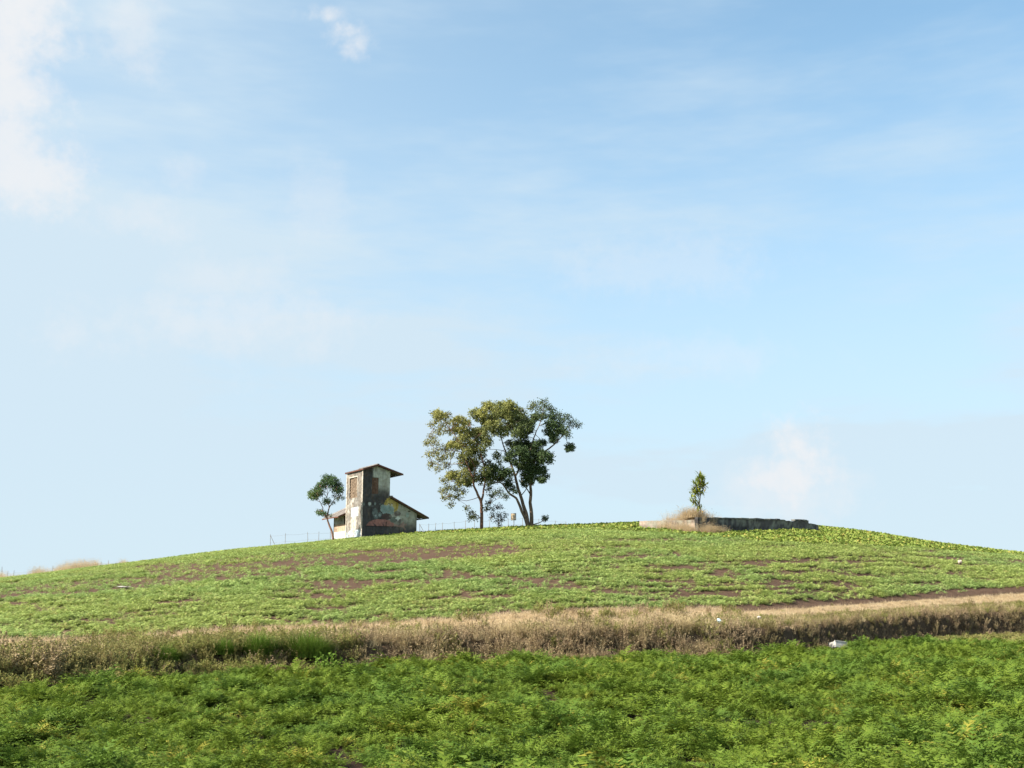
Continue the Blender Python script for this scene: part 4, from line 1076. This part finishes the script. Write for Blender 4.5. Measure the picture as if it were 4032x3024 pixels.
# the ground inside the walls is filled almost to their tops
mbx = MB(); kx, ky = 14, 10
for j in range(ky + 1):
    for i in range(kx + 1): mbx.v.append((.3 + (rc[0] - .5) * i / kx, .3 + (la[0] - .6) * j / ky, min(la[1], ra[1]) - .35 + .25 * float(vn(i * .7, j * .7, 331)))); mbx.c.append((.30, .21, .13))
for j in range(ky):
    for i in range(kx): mbx.f.append((j * (kx + 1) + i, j * (kx + 1) + i + 1, (j + 1) * (kx + 1) + i + 1, (j + 1) * (kx + 1) + i))
mbx.build('earth_fill', M['plaster'], ruin, True)
# dry grass growing round and over the sunlit arm and its corner
gp = []; gs = []
def g2w(u_, v_): return WX + u_ * weu[0] + v_ * wev[0], WY + u_ * weu[1] + v_ * wev[1]
for i in range(700):
    v_ = rs.uniform(-.2, la[0] * .95); side_ = rs.uniform(0, 1)
    u_ = rs.uniform(-.7, -.05) if side_ < .48 else rs.uniform(.3, 2.2)
    bump_ = math.exp(-((v_ - la[0] * .22) / (la[0] * .25)) ** 2) + .7 * math.exp(-((v_ - la[0] * .55) / (la[0] * .12)) ** 2)
    x_, y_ = g2w(u_, v_); z_ = gz(x_, y_) - .03 if u_ < 0 else Wc.z + la[1] - .3
    if rs.uniform() < .20 + .8 * bump_: gp.append((x_, y_, z_)); gs.append(rs.uniform(.3, 1.2) * (.34 + .72 * min(bump_, 1.1)) * (1.0 if u_ > 0 else .9 if bump_ > .5 else .5))
for i in range(300):
    u_ = abs(rs.normal(0, 1.5)); v_ = rs.uniform(-.9, -.05) if rs.uniform() < .6 else rs.uniform(.32, 1.6)
    if u_ > 5: continue
    x_, y_ = g2w(u_, v_); z_ = gz(x_, y_) - .03 if v_ < 0 else Wc.z + ra[1] - .35
    gp.append((x_, y_, z_)); gs.append(rs.uniform(.45, .95) * (1.05 - .16 * u_))
k = len(gp); gs = np.array(gs)
scatter('wall_grass', proto('pale_tuft', grass(26, 1.0, .16, 40, .007, .7), M['straw_pink'], 5), np.array(gp), np.stack([gs, gs, gs], -1), rots(k, .18), rs.randint(0, 5, k), 'tall pale pinkish dry grass heaped against the corner of the ruined wall', 'grass')

# strap-leaved shrub at the wall's corner
cx_, cy_ = g2w(.35, .42); cz_ = Wc.z + rb[1] * .4
cord = empty('strap_leaved_shrub', (cx_, cy_, cz_)); tag(cord, 'tall slim strap leaved shrub growing at the corner of the ruined wall', 'shrub')
CZ = lambda zx, zy: ((2480 + zx / 2.765) / c2p, (1820 + zy / 2.765) / c2p)
co = Vector((cx_, cy_, cz_))
def cpt(x, y, d_=0): return at(*CZ(x, y), cy_ + d_) - co
wd = MB()
stems = [[(748, 640), (748, 560), (750, 490), (762, 420), (770, 340), (765, 250), (780, 170)], [(750, 490), (725, 460), (705, 430), (690, 410)], [(762, 420), (735, 350), (715, 300), (700, 250)], [(770, 340), (800, 290), (815, 250)], [(745, 600), (775, 520), (765, 500)], [(765, 250), (740, 210), (745, 180)]]
stp = []
for i, st in enumerate(stems):
    pp = [cpt(x, y, (-.25, -.3, .25, -.2, .2, .3)[i] * j / len(st)) for j, (x, y) in enumerate(st)]
    if i == 0: pp[0].z = -.4
    wd.tube(pp, [.05 - .03 * j / len(pp) if i == 0 else .024 for j in range(len(pp))], 7); stp.append(pp)
wd.build('stem', M['bark'], cord, smooth=True)
lm = MB()
def strap(b, d_, ln):
    d_ = d_.normalized(); s_ = d_.cross(Vector((0, 0, 1))).normalized() * .05; pts_ = [b]; dd_ = d_.copy()
    for j in range(4): pts_.append(pts_[-1] + dd_ * ln / 4); dd_ = (dd_ + Vector((0, 0, -.10))).normalized()
    v_ = []
    for j, p in enumerate(pts_): q_ = (.6, 1, .95, .6, .08)[j]; v_ += [p - s_ * q_, p + s_ * q_]
    lm.add(v_, [(2 * j, 2 * j + 1, 2 * j + 3, 2 * j + 2) for j in range(4)])
for (x, y, n_, up_, sp_) in ((780, 190, 34, .9, .8), (745, 200, 22, .9, .8), (720, 250, 26, .5, .9), (700, 290, 26, .3, 1), (770, 250, 34, .6, 1), (815, 250, 22, .6, .9), (800, 280, 16, .2, 1), (750, 310, 30, .2, 1), (730, 340, 26, -.1, 1), (775, 330, 18, .1, 1), (690, 415, 20, .5, .9), (710, 440, 22, .3, 1), (735, 470, 18, .3, 1), (765, 505, 10, .5, .8), (690, 340, 12, 0, 1), (760, 160, 16, 1, .6)):
    for i in range(int(n_ * 1.35)):
        b = cpt(x + R.gauss(0, 13), y + R.gauss(0, 14), R.gauss(0, .2)); strap(b, Vector((R.gauss(0, 1), R.gauss(0, 1), R.gauss(up_ * 1.2, .7))) * sp_, R.uniform(.30, .55))
lm.build('foliage', M['cordyline'], cord)

# ------------------------------------------------------------------ fences, board
def fence(name, label, posts, Yf, hpx, wires, brace=None):
    p0 = at(posts[0] / c2p, 2100 / c2p, Yf); root = empty(name, (p0.x, Yf, gz(p0.x, Yf))); tag(root, label, 'fence'); off = root.location.copy(); tops = []
    for sx in posts:
        x_ = at(sx / c2p, 2100 / c2p, Yf).x; y_ = Yf + R.uniform(-.15, .15); g_ = gz(x_, y_); top = Zof(hpx(sx) / c2p, y_) + R.uniform(-.05, .05)
        b = Vector((x_, y_, g_ - .2)) - off; t = Vector((x_ + R.uniform(-.06, .06), y_, float(top))) - off
        MB().tube([b, (b + t) / 2 + Vector((R.uniform(-.02, .02), 0, 0)), t], [.022, .021, .018], 6).build('post', M['wood'], root); tops.append((b, t))
    for fr in wires:
        mbx = MB(); pts_ = []
        for i in range(len(tops) - 1):
            a_ = tops[i][1].lerp(tops[i][0], fr); c_ = tops[i + 1][1].lerp(tops[i + 1][0], fr)
            for j in range(4): t_ = j / 4; pts_.append(a_.lerp(c_, t_) + Vector((0, .035, -.06 * 4 * t_ * (1 - t_) * R.uniform(.3, 1.2))))
        pts_.append(tops[-1][1].lerp(tops[-1][0], fr) + Vector((0, .035, 0))); mbx.tube(pts_, .006, 4, False).build('wire', M['wire'], root)
    for sx0, sx1 in (brace or []):
        xa, xb = at(sx0 / c2p, 2100 / c2p, Yf).x, at(sx1 / c2p, 2100 / c2p, Yf).x
        a_ = Vector((xa, Yf - .06, float(Zof(hpx(sx0) / c2p, Yf)) - .1)) - off; c_ = Vector((xb, Yf - .06, gz(xb, Yf) - .05)) - off
        MB().tube([a_, c_], .022, 6).build('brace', M['wood'], root)
    return root
fence('wire_fence', 'thin post and wire fence on the skyline left of the house', [1065, 1124, 1212, 1256, 1300], 106.5, lambda s: np.interp(s, [1065, 1300], [2103, 2093]), (.10, .55), [(1065, 1090)])
fence('wire_fence', 'thin post and wire fence on the skyline between the house and the trees', [1653, 1686, 1714, 1740, 1790, 1832, 1868, 1926, 1962, 2002, 2058, 2120, 2186, 2229], 108.5, lambda s: np.interp(s, [1653, 1740, 1830, 2000, 2060, 2229], [2062, 2058, 2050, 2044, 2040, 2052]), (.06, .5), [(1653, 1676)])
fence('leaning_fence', 'row of thin weathered sticks in the seed grass at the far left skyline', [-40, 3, 18, 41, 66, 219, 244, 253, 306, 405, 436], 103.0, lambda s: np.interp(s, [0, 20, 41, 219, 250, 436], [2228, 2232, 2250, 2226, 2232, 2208]), (.25,))
bx_, by_ = 2023 / c2p, 2060 / c2p
nbp = at(bx_, by_, 105.5); nbz = gz(nbp.x, 105.5)
board = empty('notice_board', (nbp.x, 105.5, nbz), math.radians(-30)); tag(board, 'small square slatted board on a thin post between the trees', 'sign')
zt_ = float(Zof(2021 / c2p, 105.5)) - nbz; zb2 = float(Zof(2049 / c2p, 105.5)) - nbz; hw_ = 11.5 / c2p / F * 105.5
MB().tube([(0, 0, -.2), (0.02, 0, zb2), (0, 0, zt_ - .05)], .03, 6).build('post', M['wood'], board)
for a_, b_ in (((-hw_, -.06, zb2), (hw_, -.03, zb2 + .05)), ((-hw_, -.06, zt_ - .05), (hw_, -.03, zt_)), ((-hw_, -.061, zb2 + .051), (-hw_ + .05, -.031, zt_ - .051)), ((hw_ - .05, -.061, zb2 + .051), (hw_, -.031, zt_ - .051))):
    MB().box(a_, b_).build('frame', M['wood'], board)
for i in range(4):
    w0 = -hw_ + .055 + i * (2 * hw_ - .11) / 4; MB().box((w0, -.056, zb2 + .055), (w0 + (2 * hw_ - .11) / 4 - .02, -.036, zt_ - .055)).build('slat', M['tan'], board)

# ------------------------------------------------------------------ tussocks and bushes on the bank
def tussock(name, label, px_, py_, Y_, r_, h_, material, seed, cat='grass tussock', n_=900, group=None):
    p = at(px_, py_, Y_); z_ = gz(p.x, Y_); rg = random.Random(seed); mbx = MB()
    for i in range(n_):
        a_ = rg.uniform(0, 6.28); q_ = math.sqrt(rg.random()) * r_; b = Vector((math.cos(a_) * q_, math.sin(a_) * q_ * .7, 0))
        hh_ = h_ * (1.05 - .55 * (q_ / r_) ** 2) * rg.uniform(.55, 1.15); d_ = Vector((math.cos(a_) * (q_ / r_) + rg.gauss(0, .45), math.sin(a_) * (q_ / r_) + rg.gauss(0, .45), 0)) * .55
        s_ = Vector((-d_.y, d_.x, .001)).normalized() * .011; pts_ = [b]
        for j in range(3): dd_ = (d_ * (.5 + 1.0 * j) + Vector((0, 0, 1 - .45 * j))).normalized(); pts_.append(pts_[-1] + dd_ * hh_ / 3)
        v_ = []
        for j, pq in enumerate(pts_): k_ = 1 - .28 * j; v_ += [pq - s_ * k_, pq + s_ * k_]
        mbx.add(v_, [(2 * j, 2 * j + 1, 2 * j + 3, 2 * j + 2) for j in range(3)])
    o = mbx.build(name, material); o.location = (p.x, Y_, z_ - .03); tag(o, label, cat, group); return o
def tY(px_, d_): return float(tp(T_yb, px_)) + d_
for (px_, d_, r_, h_, lab, sd_) in ((259, 1.0, .60, 1.05, 'round green grass tussock on the bank, left of the widest tussock', 1), (306, .95, .90, 1.25, 'widest green grass tussock on the bank, with a shaded hollow at its right', 2), (222, 1.2, .50, .75, 'small green tussock on the bank, leftmost of the three beside the straw', 3),
                               (163, .9, .55, .7, 'low dark green tussock spilling down the left part of the bank', 4)):
    tussock('grass_tussock', lab, px_, 640, tY(px_, d_), r_, h_, M['tussock'], sd_, n_=int(2000 * r_), group='green tussocks on the bank')
lw = MB(); weed(16, .75, 12, .10)(lw); o = lw.build('leafy_weed', M['tussock']); o.location = at(331, 655, tY(331, -.6)); o.location.z = gz(o.location.x, o.location.y); tag(o, 'bright green leafy weed at the foot of the bank under the widest tussock', 'weed')
br = MB()
for i in range(7): weed(14, 1.15, 9, .07)(br)
bsh = br
for i in range(len(bsh.v)):
    g_ = i % 7
vv = np.array(bsh.v); sp = np.array_split(np.arange(len(vv)), 7)
for q_ in sp: vv[q_] += np.array([R.uniform(-1.2, 1.2), R.uniform(-.3, .3), 0])
bsh.v = [tuple(p) for p in vv]
o = bsh.build('withered_bush', M['deadweed']); yq = tY(25, .9); o.location = (at(25, 650, yq).x, yq, gz(at(25, 650, yq).x, yq) - .05); tag(o, 'brown withered bush on the bank at the left edge', 'bush')

# ------------------------------------------------------------------ litter
def put(o, px_, py_, Y_, rz=0, dz=0.0):
    p = at(px_, py_, Y_); o.location = (p.x, Y_, gz(p.x, Y_) + dz); o.rotation_euler = (0, 0, rz)
yc_ = tY(838, -1.6)
crate = empty('white_crate', (0, 0, 0)); put(crate, 838, 640, yc_, math.radians(14), .10); tag(crate, 'dirty white plastic crate at the edge of the near field', 'crate')
w_, d_, h_ = .36, .24, .28
MB().box((-w_, -d_, 0), (w_, d_, .03)).build('base', M['white'], crate)
MB().box((-w_, -d_, .031), (w_, -d_ + .025, h_), .012).build('side', M['white'], crate); MB().box((-w_, d_ - .025, .031), (w_, d_, h_), .012).build('side', M['white'], crate)
MB().box((-w_, -d_ + .026, .031), (-w_ + .025, d_ - .026, h_)).build('side', M['white'], crate); MB().box((w_ - .025, -d_ + .026, .031), (w_, d_ - .026, h_ * .8)).build('side', M['white'], crate)
MB().box((-w_ - .02, -d_ - .022, h_ + .001), (w_ + .02, -d_ + .03, h_ + .035)).build('rim', M['white'], crate)
crate.rotation_euler = (math.radians(-14), math.radians(7), math.radians(24))
def crumple(name, r_, material, label, cat, seed, flat=.45):
    rg = np.random.RandomState(seed); mbx = MB(); n1_, n2_ = 7, 10
    for i in range(n1_ + 1):
        for j in range(n2_):
            th_, ph_ = math.pi * i / n1_, 2 * math.pi * j / n2_; q_ = r_ * rg.uniform(.55, 1.2)
            mbx.v.append((q_ * math.sin(th_) * math.cos(ph_), q_ * math.sin(th_) * math.sin(ph_), q_ * math.cos(th_) * flat + r_ * flat * .8)); mbx.c.append((1, 1, 1))
    for i in range(n1_):
        for j in range(n2_): mbx.f.append((i * n2_ + j, (i + 1) * n2_ + j, (i + 1) * n2_ + (j + 1) % n2_, i * n2_ + (j + 1) % n2_))
    return tag(mbx.build(name, material), label, cat)
put(crumple('plastic_bag', .10, M['white'], 'crumpled white plastic bag caught on the right part of the bank', 'bag', 1, .8), 759, 620, tY(759, 2.6), 0, .30)
put(crumple('plastic_bag', .10, M['blue'], 'pale blue plastic bag in the dry grass of the bank', 'bag', 2, .9), 719, 628, tY(719, 1.6), 0, .35)
def field_y(px_, py_):
    ys_ = np.linspace(float(tp(T_yp, px_)), float(tp(T_yc, px_)), 800); x_ = (px_ - 512) * CP / F * ys_; _, pq = proj(x_, ys_, ground(x_, ys_)); return float(ys_[np.argmin(np.abs(pq - py_))])
put(crumple('white_sheet', .4, M['white'], 'torn white plastic sheet lying in the left part of the hillside crop', 'litter', 3, .12), 123, 589, field_y(123, 589), .3, .07)
put(crumple('fallen_stone', .20, M['stone'], 'pale stone lying in the right part of the hillside crop', 'stone', 4, .7), 960, 564, field_y(960, 564.5), .3, .12)
